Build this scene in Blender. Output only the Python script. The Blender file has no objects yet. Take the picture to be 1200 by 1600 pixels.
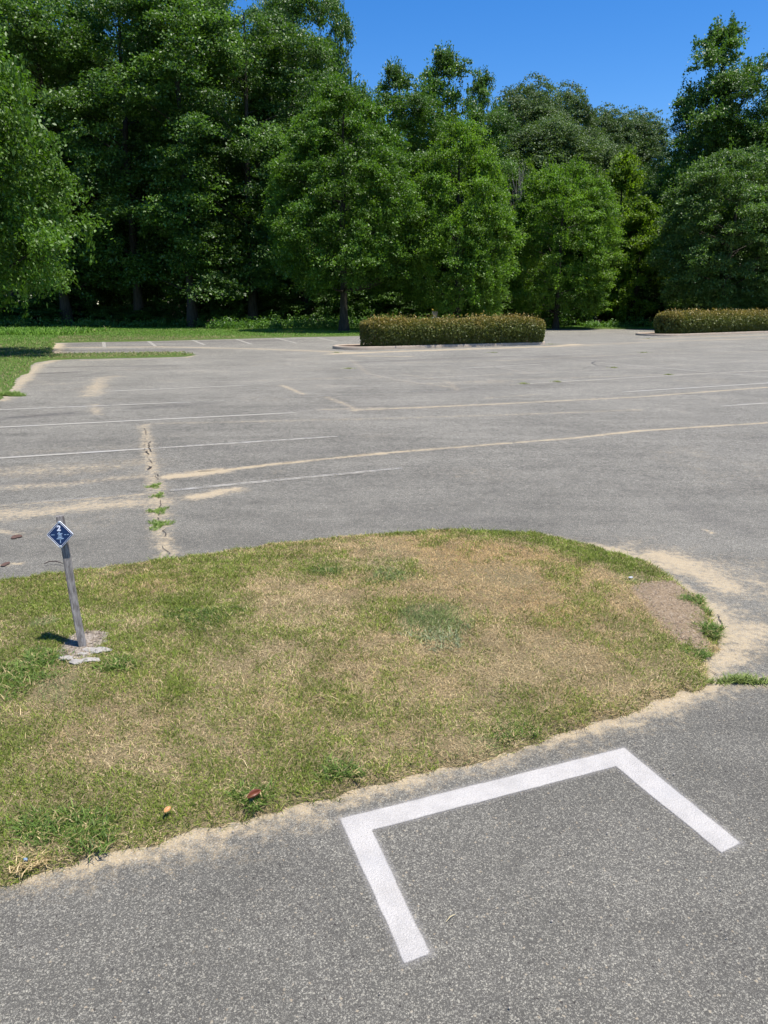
import bpy, bmesh, math, random
import numpy as np
from mathutils import Vector, Matrix

SC = bpy.context.scene
COL = SC.collection
R = math.radians

# ------------------------------------------------------------------ camera, sky, sun, exposure
CAM_H = 1.8
FPX = 1150.0                                  # focal length in pixels of the 1200x1600 photograph
PITCH = math.atan(325.0 / FPX)
cam = bpy.data.cameras.new('camera')
cam.sensor_fit = 'VERTICAL'; cam.sensor_height = 24.0; cam.sensor_width = 18.0
cam.lens = FPX / 1600 * 24.0
cam.clip_start = 0.05; cam.clip_end = 2000
camo = bpy.data.objects.new('camera', cam); COL.objects.link(camo)
camo.location = (0, 0, CAM_H); camo.rotation_euler = (R(90) - PITCH, 0, 0)
SC.camera = camo

SUN_DIR = Vector((0.29, -0.12, 1.0)).normalized()
SUN_EL = math.asin(SUN_DIR.z)
SUN_AZ = math.atan2(SUN_DIR.x, SUN_DIR.y)
world = bpy.data.worlds.new('World'); SC.world = world; world.use_nodes = True
wn = world.node_tree
for n in list(wn.nodes): wn.nodes.remove(n)
wo = wn.nodes.new('ShaderNodeOutputWorld'); bg = wn.nodes.new('ShaderNodeBackground')
sky = wn.nodes.new('ShaderNodeTexSky'); sky.sky_type = 'NISHITA'; sky.sun_disc = False
sky.sun_elevation = SUN_EL; sky.sun_rotation = SUN_AZ
sky.altitude = 300; sky.air_density = 1.0; sky.dust_density = 0.35; sky.ozone_density = 4.0
hs = wn.nodes.new('ShaderNodeHueSaturation'); hs.inputs['Saturation'].default_value = 1.36; hs.inputs['Hue'].default_value = .508
wn.links.new(sky.outputs[0], hs.inputs['Color']); wn.links.new(hs.outputs[0], bg.inputs['Color'])
bg.inputs['Strength'].default_value = 0.118
wn.links.new(bg.outputs[0], wo.inputs['Surface'])
sl = bpy.data.lights.new('sun', 'SUN'); sl.energy = 5.0; sl.angle = R(0.53); sl.color = (1.0, 0.945, 0.865)
so = bpy.data.objects.new('sun', sl); COL.objects.link(so)
so.rotation_euler = SUN_DIR.to_track_quat('Z', 'Y').to_euler()
SC.view_settings.view_transform = 'Standard'; SC.view_settings.look = 'None'
SC.view_settings.exposure = 0.60; SC.view_settings.gamma = 1.0
SC.view_settings.use_curve_mapping = False
SC.cycles.max_bounces = 6; SC.cycles.transparent_max_bounces = 8

# ------------------------------------------------------------------ helpers
cp, sp = math.cos(PITCH), math.sin(PITCH)
def ray(px, py):
    x = (px - 600) / FPX; v = (800 - py) / FPX
    return x, cp + v * sp, -sp + v * cp
def at(px, py, z=0.0):
    """ground point seen at a pixel of the photograph"""
    x, y, w = ray(px, py)
    t = (z - CAM_H) / w
    return np.array((x * t, y * t))
def at_depth(px, py, Y):
    x, y, w = ray(px, py); t = Y / y
    return x * t, CAM_H + w * t
def G(pts): return np.array([at(*p) for p in pts])

def tag(o, label=None, cat=None, group=None, kind=None):
    if label: o['label'] = label
    if cat: o['category'] = cat
    if group: o['group'] = group
    if kind: o['kind'] = kind
    return o
def mk(name, V, faces, mat, parent=None, smooth=False, attrs=None, kind=None):
    """one mesh object from numpy arrays; faces = list of (M,k) index arrays"""
    V = np.asarray(V, dtype=np.float32)
    me = bpy.data.meshes.new(name)
    faces = [np.asarray(f, dtype=np.int32) for f in faces if len(f)]
    loops = np.concatenate([f.ravel() for f in faces])
    tot = np.concatenate([np.full(len(f), f.shape[1], dtype=np.int32) for f in faces])
    st = np.concatenate(([0], np.cumsum(tot)[:-1])).astype(np.int32)
    me.vertices.add(len(V)); me.vertices.foreach_set('co', V.ravel())
    me.loops.add(len(loops)); me.loops.foreach_set('vertex_index', loops)
    me.polygons.add(len(tot)); me.polygons.foreach_set('loop_start', st); me.polygons.foreach_set('loop_total', tot)
    if smooth: me.polygons.foreach_set('use_smooth', np.ones(len(tot), dtype=bool))
    me.update(calc_edges=True)
    for k, a in (attrs or {}).items():
        a = np.asarray(a, dtype=np.float32)
        if a.ndim == 1:
            at_ = me.attributes.new(k, 'FLOAT', 'POINT'); at_.data.foreach_set('value', a)
        else:
            at_ = me.attributes.new(k, 'FLOAT_VECTOR', 'POINT'); at_.data.foreach_set('vector', a.ravel())
    if mat: me.materials.append(mat)
    o = bpy.data.objects.new(name, me); COL.objects.link(o)
    if parent: o.parent = parent
    if kind: o['kind'] = kind
    return o
def empty(name, loc, label, cat, group=None, rz=0):
    o = bpy.data.objects.new(name, None); COL.objects.link(o)
    o.location = loc; o.rotation_euler = (0, 0, rz); o.empty_display_size = .2
    return tag(o, label, cat, group)
def from_bm(name, bm, mat, parent=None, kind=None, smooth=False):
    me = bpy.data.meshes.new(name); bm.to_mesh(me); bm.free()
    if smooth:
        for p in me.polygons: p.use_smooth = True
    if mat: me.materials.append(mat)
    o = bpy.data.objects.new(name, me); COL.objects.link(o)
    if parent: o.parent = parent
    if kind: o['kind'] = kind
    return o

_lat = {}
def vnoise(x, y, scale, seed=0, octaves=1):
    """value noise 0..1"""
    out = 0; amp = 1; tot = 0
    for k in range(octaves):
        key = seed * 17 + k
        if key not in _lat: _lat[key] = np.random.RandomState(key + 1).rand(256, 256)
        L = _lat[key]
        u = np.asarray(x) / scale * 2 ** k + 1000; v = np.asarray(y) / scale * 2 ** k + 1000
        i = np.floor(u).astype(int); j = np.floor(v).astype(int); a = u - i; b = v - j
        a = a * a * (3 - 2 * a); b = b * b * (3 - 2 * b)
        i0, i1, j0, j1 = i & 255, (i + 1) & 255, j & 255, (j + 1) & 255
        out = out + amp * ((L[i0, j0] * (1 - a) + L[i1, j0] * a) * (1 - b) + (L[i0, j1] * (1 - a) + L[i1, j1] * a) * b)
        tot += amp; amp *= .5
    return out / tot
def inside(poly, x, y):
    r = np.zeros(len(x), dtype=bool); n = len(poly)
    for k in range(n):
        x0, y0 = poly[k]; x1, y1 = poly[(k + 1) % n]
        if y0 == y1: continue
        c = ((y0 > y) != (y1 > y)) & (x < (x1 - x0) * (y - y0) / (y1 - y0) + x0)
        r ^= c
    return r
def dist_line(pts, x, y, closed=False):
    d = np.full(len(x), 1e9); n = len(pts)
    for k in range(n if closed else n - 1):
        a = pts[k]; b = pts[(k + 1) % n]
        ab = b - a; L2 = max(1e-9, ab @ ab)
        t = np.clip(((x - a[0]) * ab[0] + (y - a[1]) * ab[1]) / L2, 0, 1)
        d = np.minimum(d, np.hypot(x - a[0] - t * ab[0], y - a[1] - t * ab[1]))
    return d
def sdist(poly, x, y):
    """positive inside"""
    d = dist_line(poly, x, y, True)
    return np.where(inside(poly, x, y), d, -d)
def smooth_poly(P, it=2):
    P = np.array(P)
    for _ in range(it):
        Q = np.roll(P, -1, axis=0)
        P = np.stack([P * .75 + Q * .25, P * .25 + Q * .75], 1).reshape(-1, 2)
    return P

# ------------------------------------------------------------------ materials
class NT:
    def __init__(s, name):
        s.m = bpy.data.materials.new(name); s.m.use_nodes = True; s.t = s.m.node_tree
        for n in list(s.t.nodes): s.t.nodes.remove(n)
        s.out = s.t.nodes.new('ShaderNodeOutputMaterial')
        s.b = s.t.nodes.new('ShaderNodeBsdfPrincipled'); s.t.links.new(s.b.outputs[0], s.out.inputs[0])
    def n(s, typ, **kw):
        q = s.t.nodes.new(typ)
        for k, v in kw.items(): setattr(q, k, v)
        return q
    def set(s, sock, v):
        if isinstance(v, bpy.types.NodeSocket): s.t.links.new(v, sock)
        elif isinstance(v, (tuple, list)): sock.default_value = (*v, 1) if len(sock.default_value) == 4 and len(v) == 3 else v
        else: sock.default_value = v
    def math(s, op, a, b=0.0, clamp=False):
        q = s.n('ShaderNodeMath', operation=op, use_clamp=clamp); s.set(q.inputs[0], a); s.set(q.inputs[1], b); return q.outputs[0]
    def mix(s, f, a, b, blend='MIX'):
        q = s.n('ShaderNodeMix', data_type='RGBA', blend_type=blend); s.set(q.inputs[0], f); s.set(q.inputs[6], a); s.set(q.inputs[7], b); return q.outputs[2]
    def ramp(s, f, lo, hi, a=0.0, b=1.0, interp='SMOOTHSTEP'):
        q = s.n('ShaderNodeMapRange', interpolation_type=interp); s.set(q.inputs[0], f); q.inputs[1].default_value = lo; q.inputs[2].default_value = hi
        q.inputs[3].default_value = a; q.inputs[4].default_value = b; return q.outputs[0]
    def pos(s): return s.n('ShaderNodeNewGeometry').outputs['Position']
    def objc(s): return s.n('ShaderNodeTexCoord').outputs['Object']
    def noise(s, vec, scale, detail=3, rough=.55, dist=0):
        q = s.n('ShaderNodeTexNoise'); s.set(q.inputs['Vector'], vec); q.inputs['Scale'].default_value = scale
        q.inputs['Detail'].default_value = detail; q.inputs['Roughness'].default_value = rough; q.inputs['Distortion'].default_value = dist; return q.outputs[0]
    def vor(s, vec, scale, feature='F1'):
        q = s.n('ShaderNodeTexVoronoi', feature=feature); s.set(q.inputs['Vector'], vec); q.inputs['Scale'].default_value = scale; return q
    def attr(s, name, out='Fac'): return s.n('ShaderNodeAttribute', attribute_name=name).outputs[out]
    def sep(s, c):
        q = s.n('ShaderNodeSeparateColor'); s.set(q.inputs[0], c); return q.outputs
    def bump(s, h, strength, dist):
        q = s.n('ShaderNodeBump'); q.inputs['Strength'].default_value = strength; q.inputs['Distance'].default_value = dist
        s.set(q.inputs['Height'], h); s.t.links.new(q.outputs[0], s.b.inputs['Normal'])
    def mapv(s, vec, scale=(1, 1, 1), rot=(0, 0, 0)):
        q = s.n('ShaderNodeMapping'); s.set(q.inputs[0], vec); q.inputs['Scale'].default_value = scale; q.inputs['Rotation'].default_value = rot; return q.outputs[0]
    def bs(s, **kw):
        for k, v in kw.items(): s.set(s.b.inputs[k.replace('_', ' ')], v)
        return s.m

STALL_ANG = math.atan2(*(at(1200, 665) - at(265, 745))[::-1])     # direction of the stall lines on the ground

def asphalt_nodes(s, sanded=True):
    p = s.pos()
    wn_ = s.n('ShaderNodeTexNoise'); s.set(wn_.inputs['Vector'], p); wn_.inputs['Scale'].default_value = 170; wn_.inputs['Detail'].default_value = 1
    wv = s.n('ShaderNodeVectorMath', operation='MULTIPLY_ADD'); s.set(wv.inputs[0], wn_.outputs['Color']); wv.inputs[1].default_value = (.009, .009, .009); s.set(wv.inputs[2], p)
    q_ = wv.outputs[0]
    v1 = s.vor(q_, 185); v2 = s.vor(q_, 350); v3 = s.vor(q_, 90)
    c1 = s.sep(v1.outputs['Color']); c2 = s.sep(v2.outputs['Color']); c3 = s.sep(v3.outputs['Color'])
    binder = (0.104, 0.101, 0.097)
    stone = s.mix(c1[1], (0.165, 0.16, 0.152), (0.43, 0.415, 0.38))
    f1 = s.math('MULTIPLY', s.ramp(c1[0], .50, .60), s.ramp(v1.outputs['Distance'], .62, .35))
    col = s.mix(f1, binder, stone)
    f2 = s.math('MULTIPLY', s.ramp(c2[0], .40, .5), s.ramp(v2.outputs['Distance'], .6, .3))
    stone2 = s.mix(c2[1], (0.14, 0.138, 0.135), (0.46, 0.45, 0.43))
    col = s.mix(s.math('MULTIPLY', f2, .8), col, stone2)
    f3 = s.math('MULTIPLY', s.ramp(c3[0], .93, .96), s.ramp(v3.outputs['Distance'], .42, .25))
    col = s.mix(f3, col, s.mix(c3[2], (0.42, 0.40, 0.36), (0.33, 0.25, 0.17)))
    f4 = s.math('MULTIPLY', s.ramp(c3[1], .95, .97), s.ramp(v3.outputs['Distance'], .4, .25))
    col = s.mix(f4, col, (0.06, 0.055, 0.055))
    big = s.noise(p, .55, 4, .6); med = s.noise(p, 3.2, 3, .6)
    st = s.noise(s.mapv(p, (0.35, 2.6, 1), (0, 0, -STALL_ANG)), 1.0, 4, .6)
    k = s.math('ADD', s.math('MULTIPLY', s.math('SUBTRACT', big, .5), .55), s.math('MULTIPLY', s.math('SUBTRACT', med, .5), .35))
    k = s.math('ADD', k, s.math('MULTIPLY', s.math('SUBTRACT', st, .5), .55))
    xyz = s.n('ShaderNodeSeparateXYZ'); s.set(xyz.inputs[0], p); far_ = s.ramp(xyz.outputs[1], 3.8, 9.0, .12, 1.0)      # the lot is coarser than the path beside the island
    k = s.math('ADD', k, s.math('MULTIPLY', s.math('SUBTRACT', s.noise(p, 42, 3, .75), .5), s.math('MULTIPLY', s.math('ADD', far_, .3), .6)))
    k = s.math('ADD', k, s.math('MULTIPLY', s.math('SUBTRACT', s.sep(s.vor(p, 48).outputs['Color'])[0], .5), s.math('MULTIPLY', far_, .38)))
    k = s.math('ADD', k, s.math('MULTIPLY', s.math('SUBTRACT', s.sep(s.vor(p, 19).outputs['Color'])[0], .5), s.math('MULTIPLY', far_, .22)))
    k = s.math('ADD', k, .80)
    cv = s.n('ShaderNodeCombineColor'); s.set(cv.inputs[0], s.math('MULTIPLY', k, 1.02)); s.set(cv.inputs[1], s.math('MULTIPLY', k, .99)); s.set(cv.inputs[2], s.math('MULTIPLY', k, .865))
    col = s.mix(1.0, col, cv.outputs[0], 'MULTIPLY')
    return p, col, v1, v2, f1, big, med, st

def make_asphalt():
    s = NT('asphalt')
    p, col, v1, v2, f1, big, med, st = asphalt_nodes(s)
    sand = s.attr('sand'); dark = s.attr('stain')
    fine = s.noise(p, 170, 2, .6); fm = s.noise(p, 22, 3, .65)
    tot = s.math('ADD', sand, s.math('MULTIPLY', s.math('SUBTRACT', fine, .5), .9))
    tot = s.math('ADD', tot, s.math('MULTIPLY', s.math('SUBTRACT', fm, .5), 1.1))
    tot = s.math('ADD', tot, s.math('MULTIPLY', s.math('SUBTRACT', s.noise(p, 5.5, 4, .6), .5), .8))
    tot = s.math('SUBTRACT', tot, s.math('MULTIPLY', f1, .28))
    f = s.math('MULTIPLY', s.ramp(tot, .16, .84), s.ramp(sand, .02, .15))
    sc_ = s.mix(s.noise(p, 60, 3, .7), (0.32, 0.245, 0.145), (0.50, 0.405, 0.255))
    gr = s.vor(p, 330); gs = s.sep(gr.outputs['Color'])
    sc_ = s.mix(s.ramp(gs[0], .8, .9), sc_, s.mix(gs[1], (0.16, 0.12, 0.08), (0.6, 0.54, 0.44)))
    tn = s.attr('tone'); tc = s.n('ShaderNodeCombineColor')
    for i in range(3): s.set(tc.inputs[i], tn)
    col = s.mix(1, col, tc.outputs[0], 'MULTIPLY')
    col = s.mix(s.math('MULTIPLY', dark, .72), col, (0.055, 0.05, 0.048))
    col = s.mix(s.math('MULTIPLY', f, .88), col, sc_)
    h = s.math('ADD', s.math('MULTIPLY', v1.outputs['Distance'], -1), s.math('MULTIPLY', v2.outputs['Distance'], -.5))
    s.bump(h, .55, .004)
    return s.bs(Base_Color=col, Roughness=.82, Specular_IOR_Level=.35)

def make_paint(name, base, wear_lo, wear_hi, yellow=0):
    """paint lying in the texture of the asphalt; 'edge' = distance to the edge of the paint, m"""
    s = NT(name)
    p, col, v1, v2, f1, big, med, st = asphalt_nodes(s)
    e = s.attr('edge'); wr = s.attr('wear')
    fine = s.noise(p, 160, 2, .6); m2 = s.noise(p, 9, 3, .6)
    a = s.math('ADD', e, s.math('MULTIPLY', s.math('SUBTRACT', fine, .5), .007))
    a = s.ramp(a, -.006, .005)
    ov = s.math('MULTIPLY', s.ramp(s.math('ADD', e, s.math('MULTIPLY', s.math('SUBTRACT', fine, .5), .05)), -.026, .010), .42)
    a = s.math('MAXIMUM', a, ov)
    w = s.math('ADD', s.math('MULTIPLY', fine, .6), s.math('MULTIPLY', m2, .4))
    w = s.math('SUBTRACT', w, wr)
    a = s.math('MULTIPLY', a, s.ramp(w, wear_lo, wear_hi))
    pc = s.mix(s.ramp(m2, .35, .7), base, tuple(c * .84 for c in base))
    pc = s.mix(s.math('MULTIPLY', s.ramp(s.vor(p, 75).outputs['Distance'], .5, .75), .18), pc, (0.45, 0.44, 0.43))
    pc = s.mix(s.math('MULTIPLY', s.ramp(s.noise(p, 4, 4, .65), .52, .72), .22), pc, (0.55, 0.5, 0.42))
    pc = s.mix(s.math('MULTIPLY', s.ramp(v2.outputs['Distance'], .42, .66), .30), pc, (0.2, 0.2, 0.2))
    pc = s.mix(s.math('MULTIPLY', s.ramp(s.noise(p, 1.9, 3, .6), .50, .66), .28), pc, (0.37, 0.37, 0.37))
    h = s.math('ADD', s.math('MULTIPLY', v1.outputs['Distance'], -1), s.math('MULTIPLY', v2.outputs['Distance'], -.5))
    s.bump(h, .7, .004)
    s.bs(Base_Color=pc, Roughness=.6, Alpha=a)
    return s.m

def make_leaf(name, c1, c2, rough=.42, trans=.35, spec=.5):
    s = NT(name)
    t = s.attr('tint', 'Vector'); q = s.n('ShaderNodeSeparateXYZ'); s.set(q.inputs[0], t)
    col = s.mix(q.outputs[0], c1, c2)
    b = q.outputs[1]; cc = s.n('ShaderNodeCombineColor')
    for i in range(3): s.set(cc.inputs[i], b)
    col = s.mix(1, col, cc.outputs[0], 'MULTIPLY')
    s.bs(Base_Color=col, Roughness=rough, Specular_IOR_Level=spec)
    tr = s.n('ShaderNodeBsdfTranslucent'); s.set(tr.inputs[0], s.mix(1, col, (1.5, 1.65, .55), 'MULTIPLY'))
    mx = s.n('ShaderNodeMixShader'); mx.inputs[0].default_value = trans
    s.t.links.new(s.b.outputs[0], mx.inputs[1]); s.t.links.new(tr.outputs[0], mx.inputs[2]); s.t.links.new(mx.outputs[0], s.out.inputs[0])
    return s.m

def make_blade():
    s = NT('grass_blades')
    col = s.attr('tint', 'Vector')
    s.bs(Base_Color=col, Roughness=.6, Specular_IOR_Level=.3)
    tr = s.n('ShaderNodeBsdfTranslucent'); s.set(tr.inputs[0], col)
    mx = s.n('ShaderNodeMixShader'); mx.inputs[0].default_value = .25
    s.t.links.new(s.b.outputs[0], mx.inputs[1]); s.t.links.new(tr.outputs[0], mx.inputs[2]); s.t.links.new(mx.outputs[0], s.out.inputs[0])
    return s.m

def make_soil(name, a, b, c, scale=1.0):
    s = NT(name); p = s.pos()
    n1 = s.noise(p, 6 * scale, 4, .65); n2 = s.noise(p, 60 * scale, 3, .7); v = s.vor(p, 130 * scale)
    col = s.mix(n1, a, b); cs = s.sep(v.outputs['Color'])
    col = s.mix(s.math('MULTIPLY', s.ramp(cs[0], .6, .8), .7), col, s.mix(cs[1], (a[0] * .5, a[1] * .5, a[2] * .5), c))
    col = s.mix(s.math('MULTIPLY', n2, .45), col, tuple(x * .55 for x in a))
    s.bump(s.math('ADD', n2, s.math('MULTIPLY', v.outputs['Distance'], -.6)), .7, .012)
    return s.bs(Base_Color=col, Roughness=.95, Specular_IOR_Level=.15)

def make_bark(name, a, b, sc_=1.0):
    s = NT(name); p = s.objc()
    n = s.noise(s.mapv(p, (14 * sc_, 14 * sc_, 2.2 * sc_)), 1, 4, .65); n2 = s.noise(p, 1.3, 2)
    col = s.mix(s.ramp(n, .3, .7), a, b); col = s.mix(s.math('MULTIPLY', n2, .3), col, (0.09, 0.1, 0.06))
    s.bump(n, .8, .03)
    return s.bs(Base_Color=col, Roughness=.92, Specular_IOR_Level=.2)

def simple(name, c, rough=.7, metal=0.0, var=.25, scale=30, bump=.2, bd=.002):
    s = NT(name); p = s.objc(); n = s.noise(p, scale, 4, .65)
    col = s.mix(n, tuple(x * (1 - var) for x in c), tuple(min(1, x * (1 + var)) for x in c))
    s.bump(n, bump, bd)
    return s.bs(Base_Color=col, Roughness=rough, Metallic=metal)

M_ASPHALT = make_asphalt()
M_WHITE = make_paint('fresh_white_paint', (0.49, 0.462, 0.42), .02, .06)
M_LINE = make_paint('worn_line_paint', (0.42, 0.39, 0.32), .38, .60)
M_BLADE = make_blade()
M_FLOOR = make_soil('forest_floor', (0.05, 0.038, 0.024), (0.09, 0.065, 0.04), (0.16, 0.11, 0.06), .2)
M_THATCH = make_soil('thatch_soil', (0.14, 0.115, 0.062), (0.24, 0.195, 0.105), (0.38, 0.30, 0.17))
M_TURF = make_soil('turf_soil', (0.06, 0.105, 0.022), (0.10, 0.14, 0.035), (0.18, 0.19, 0.06), .5)
M_DIRT = make_soil('bare_dirt', (0.23, 0.17, 0.105), (0.31, 0.23, 0.15), (0.5, 0.41, 0.31))
M_RUBBLE = make_soil('crumbled_concrete_dust', (0.30, 0.255, 0.205), (0.40, 0.35, 0.29), (0.55, 0.49, 0.42))
M_MULCH = make_soil('mulch', (0.06, 0.04, 0.03), (0.1, 0.065, 0.045), (0.2, 0.14, 0.1))
M_BARK = make_bark('bark', (0.022, 0.018, 0.014), (0.07, 0.058, 0.046))
M_BARKG = make_bark('pale_bark', (0.16, 0.145, 0.125), (0.3, 0.28, 0.25))
M_LIME = make_leaf('lime_green_leaves', (0.066, 0.150, 0.017), (0.160, 0.260, 0.030), .5, .42, .4)
M_SAGE = make_leaf('sage_green_leaves', (0.066, 0.130, 0.026), (0.120, 0.200, 0.045), .48, .34, .45)
M_OAK = make_leaf('oak_leaves', (0.054, 0.122, 0.014), (0.112, 0.205, 0.024), .48, .34, .4)
M_FOR = make_leaf('forest_leaves', (0.048, 0.108, 0.018), (0.108, 0.195, 0.034), .48, .30, .5)
M_PALE = make_leaf('greygreen_leaves', (0.068, 0.115, 0.040), (0.115, 0.172, 0.055), .55, .25, .4)
M_YEL = make_leaf('bright_leaves', (0.075, 0.15, 0.014), (0.16, 0.235, 0.022), .5, .42, .35)
M_HEDGE = make_leaf('hedge_leaves', (0.105, 0.125, 0.026), (0.33, 0.235, 0.070), .5, .2, .35)
M_WEED = make_leaf('weed_leaves', (0.07, 0.15, 0.025), (0.12, 0.23, 0.045), .5, .35)
M_KERB = simple('kerb_concrete', (0.36, 0.295, 0.225), .9, var=.3, scale=5, bump=.5, bd=.01)

# ------------------------------------------------------------------ ground
def sheet(name, poly, z, mat, kind='structure'):
    bm = bmesh.new(); vs = [bm.verts.new((p[0], p[1], z)) for p in poly]
    f = bm.faces.new(vs); f.normal_update()
    if f.normal.z < 0: f.normal_flip()
    bmesh.ops.triangulate(bm, faces=bm.faces[:])
    return from_bm(name, bm, mat, kind=kind)
sheet('ground', [(-500, -60), (500, -60), (500, 900), (-500, 900)], -.035, M_FLOOR)

# outline of the near grass island (world metres)
ISL_PX = [(-320, 962), (-60, 920), (0, 911), (100, 898), (180, 887), (260, 876), (350, 864), (450, 851), (550, 843), (640, 834), (700, 831), (770, 832),
          (850, 838), (900, 849), (960, 866), (1020, 890), (1060, 914), (1098, 940), (1124, 968), (1129, 990), (1118, 1018), (1102, 1040), (1116, 1062),
          (1084, 1083), (1020, 1105), (940, 1128), (850, 1151), (770, 1172), (690, 1197), (600, 1222), (500, 1246), (430, 1264), (330, 1294),
          (200, 1326), (100, 1347), (0, 1373), (-120, 1405), (-330, 1465)]
ISL = smooth_poly(G(ISL_PX), 1)
rs = np.random.RandomState(5)
def isl_sd(x, y):
    wob = (vnoise(x, y, .11, 3, 3) - .5) * .13 + (vnoise(x, y, .5, 4) - .5) * .08
    return sdist(ISL, x, y) + wob

LAWN_PX = [(0, 627), (18, 603), (45, 578), (56, 567), (82, 562.8), (130, 561), (290, 557.5), (301, 554.8), (285, 551.8), (150, 553.2), (84, 554.5),
           (80, 549), (84, 541), (89, 535.8), (235, 533.2), (430, 527.8), (560, 525.2), (700, 520), (860, 513.8), (1040, 514.5)]
LAWN_L = [tuple(p) for p in G(LAWN_PX)] + [(45, 57), (120, 57), (120, 75), (-90, 75), (-90, -3), (-14, 4)]
LAWN_L = np.array(LAWN_L)

# sandy drifts and dark stains on the asphalt: pixel polyline, half width in metres, strength
SAND = [([(226, 664), (230, 700), (238, 740), (246, 780), (250, 830), (262, 872)], .12, .60),
        ([(262, 745), (300, 742), (340, 736)], .16, .95), ([(340, 736), (420, 726), (600, 708)], .07, .9),
        ([(600, 708), (760, 695), (900, 684), (1000, 673), (1200, 660.5)], .065, .85),
        ([(0, 790), (120, 781), (250, 770)], .05, .6), ([(-40, 742), (120, 733), (220, 722)], .4, .40), ([(-40, 764), (100, 757), (235, 742)], .20, .42), ([(40, 706), (200, 698)], .25, .22), ([(-40, 735), (60, 730)], .25, .35),
        ([(-40, 806), (60, 800), (150, 790), (250, 783)], .26, .62), ([(60, 830), (160, 815)], .3, .22), ([(300, 777), (325, 773), (345, 767), (368, 764)], .13, .85), ([(0, 830), (28, 834)], .06, .6), ([(0, 884), (34, 880)], .03, .9),
        ([(142, 618), (150, 606), (158, 592)], .30, .55), ([(148, 632), (152, 648)], .13, .5), ([(160, 590), (180, 588)], .3, .45),
        ([(550, 641), (760, 632), (1000, 620), (1200, 605)], .11, .66), ([(240, 662), (550, 655), (800, 648), (1000, 640)], .10, .44), ([(500, 640), (600, 637)], .10, .5),
        ([(1100, 827), (1116, 834)], .025, .9), ([(1040, 872), (1095, 890), (1130, 915)], .24, .80), ([(1000, 870), (1120, 890), (1170, 915)], .5, .42), ([(930, 853), (1000, 870), (1060, 893)], .12, .75), ([(1130, 940), (1150, 980)], .25, .35),
        ([(1180, 985), (1150, 1010), (1125, 1040)], .14, .70), ([(1140, 890), (1200, 880)], .15, .35), ([(1120, 1062), (1200, 1060)], .06, .7), ([(1120, 1075), (1200, 1072)], .06, .5),
        ([(440, 602), (460, 610), (475, 616)], .10, .6), ([(510, 620), (550, 636), (555, 643)], .08, .5), ([(545, 560), (575, 583)], .1, .35),
        ([(450, 592), (560, 590)], .08, .45), ([(620, 583), (700, 596), (715, 610)], .12, .35), ([(760, 622), (840, 616)], .1, .4),
        ([(0, 626), (30, 600), (60, 570), (90, 562)], .26, .62), ([(88, 537), (82, 545), (84, 553)], .5, .9), ([(95, 543), (250, 542), (400, 545), (560, 551)], .6, .55),
        ([(130, 563), (290, 559), (302, 555)], .15, .6), ([(90, 536.5), (430, 529.5)], .2, .5),
        ([(520, 553), (620, 549), (870, 541), (900, 538)], .5, .75), ([(560, 556), (640, 557)], .22, .7), ([(880, 541), (1020, 534), (1200, 528)], .8, .42),
        ([(1000, 530), (1200, 523)], .5, .5), ([(620, 567), (800, 563), (1000, 553), (1200, 549)], .2, .35), ([(640, 600), (900, 590), (1200, 580)], .15, .33),
        ([(870, 517), (1040, 521)], .8, .3)]
STAIN = [([(22, 652), (110, 646)], .14, .9), ([(215, 638), (330, 630)], .2, .5), ([(60, 584), (120, 581)], .25, .8), ([(110, 590), (160, 583)], .15, .4), ([(80, 574), (270, 571)], .3, .5),
         ([(0, 655), (160, 646)], .1, .4), ([(40, 692), (140, 688)], .08, .35), ([(0, 756), (230, 748)], .15, .3), ([(560, 566), (700, 560), (860, 556)], .4, .55), ([(740, 612), (860, 600)], .5, .2),
         ([(300, 700), (520, 706)], .2, .25), ([(0, 745), (180, 738)], .08, .3), ([(95, 541), (240, 540), (420, 536)], .8, .35), ([(90, 548), (300, 546)], .7, .55), ([(100, 540), (160, 535), (300, 534), (420, 532)], 1.6, .62),
         ([(600, 800), (700, 812), (800, 816)], .15, .25), ([(1060, 790), (1160, 830)], .2, .2), ([(450, 640), (700, 632)], .25, .25), ([(850, 560), (1000, 556)], .5, .3), ([(680, 610), (780, 606)], .5, .25)]
LINES = [([(265, 767), (628, 732)], .04), ([(0, 790), (243, 770)], .12), ([(-60, 720), (240, 701)], -.04), ([(240, 701), (531, 682)], .02), ([(-60, 671), (463, 645)], -.06),
         ([(-60, 643), (300, 628.5)], -.02), ([(300, 628.5), (700, 609)], .09), ([(162, 612), (383, 602.5)], -.04), ([(25, 603), (147, 597)], .04), ([(70, 582), (330, 572.5)], .06),
         ([(60, 610), (160, 606)], .1), ([(60, 573), (330, 566)], .1), ([(330, 597), (600, 589)], .08), ([(340, 583), (620, 573)], .1), ([(340, 573), (560, 566)], .1),
         ([(970, 613), (1260, 595)], -.06), ([(1125, 635), (1260, 626)], -.02), ([(800, 601), (1117, 583), (1260, 576)], .0), ([(933, 566), (1260, 595)], .0),
         ([(800, 585), (1260, 559)], .05), ([(700, 573), (1260, 546)], .06), ([(800, 558), (1260, 536)], .03), ([(715, 576), (850, 569)], -.02), ([(620, 593), (800, 584)], .04),
         ([(690, 600), (800, 596)], .08), ([(573, 583), (617, 593), (700, 604)], .06), ([(760, 571), (830, 583)], .05), ([(600, 563), (760, 557)], .07),
         ([(730, 551), (800, 556)], .02), ([(870, 549), (1000, 544)], .05), ([(1000, 556), (1260, 568)], .05), ([(860, 524), (1040, 519)], .06), ([(700, 632), (1000, 617)], .12)]
for _p, _w in LINES:
    if 545 < _p[0][1] < 612: SAND.append((_p, .07 + .03 * (len(_p) % 2), .50))
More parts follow.
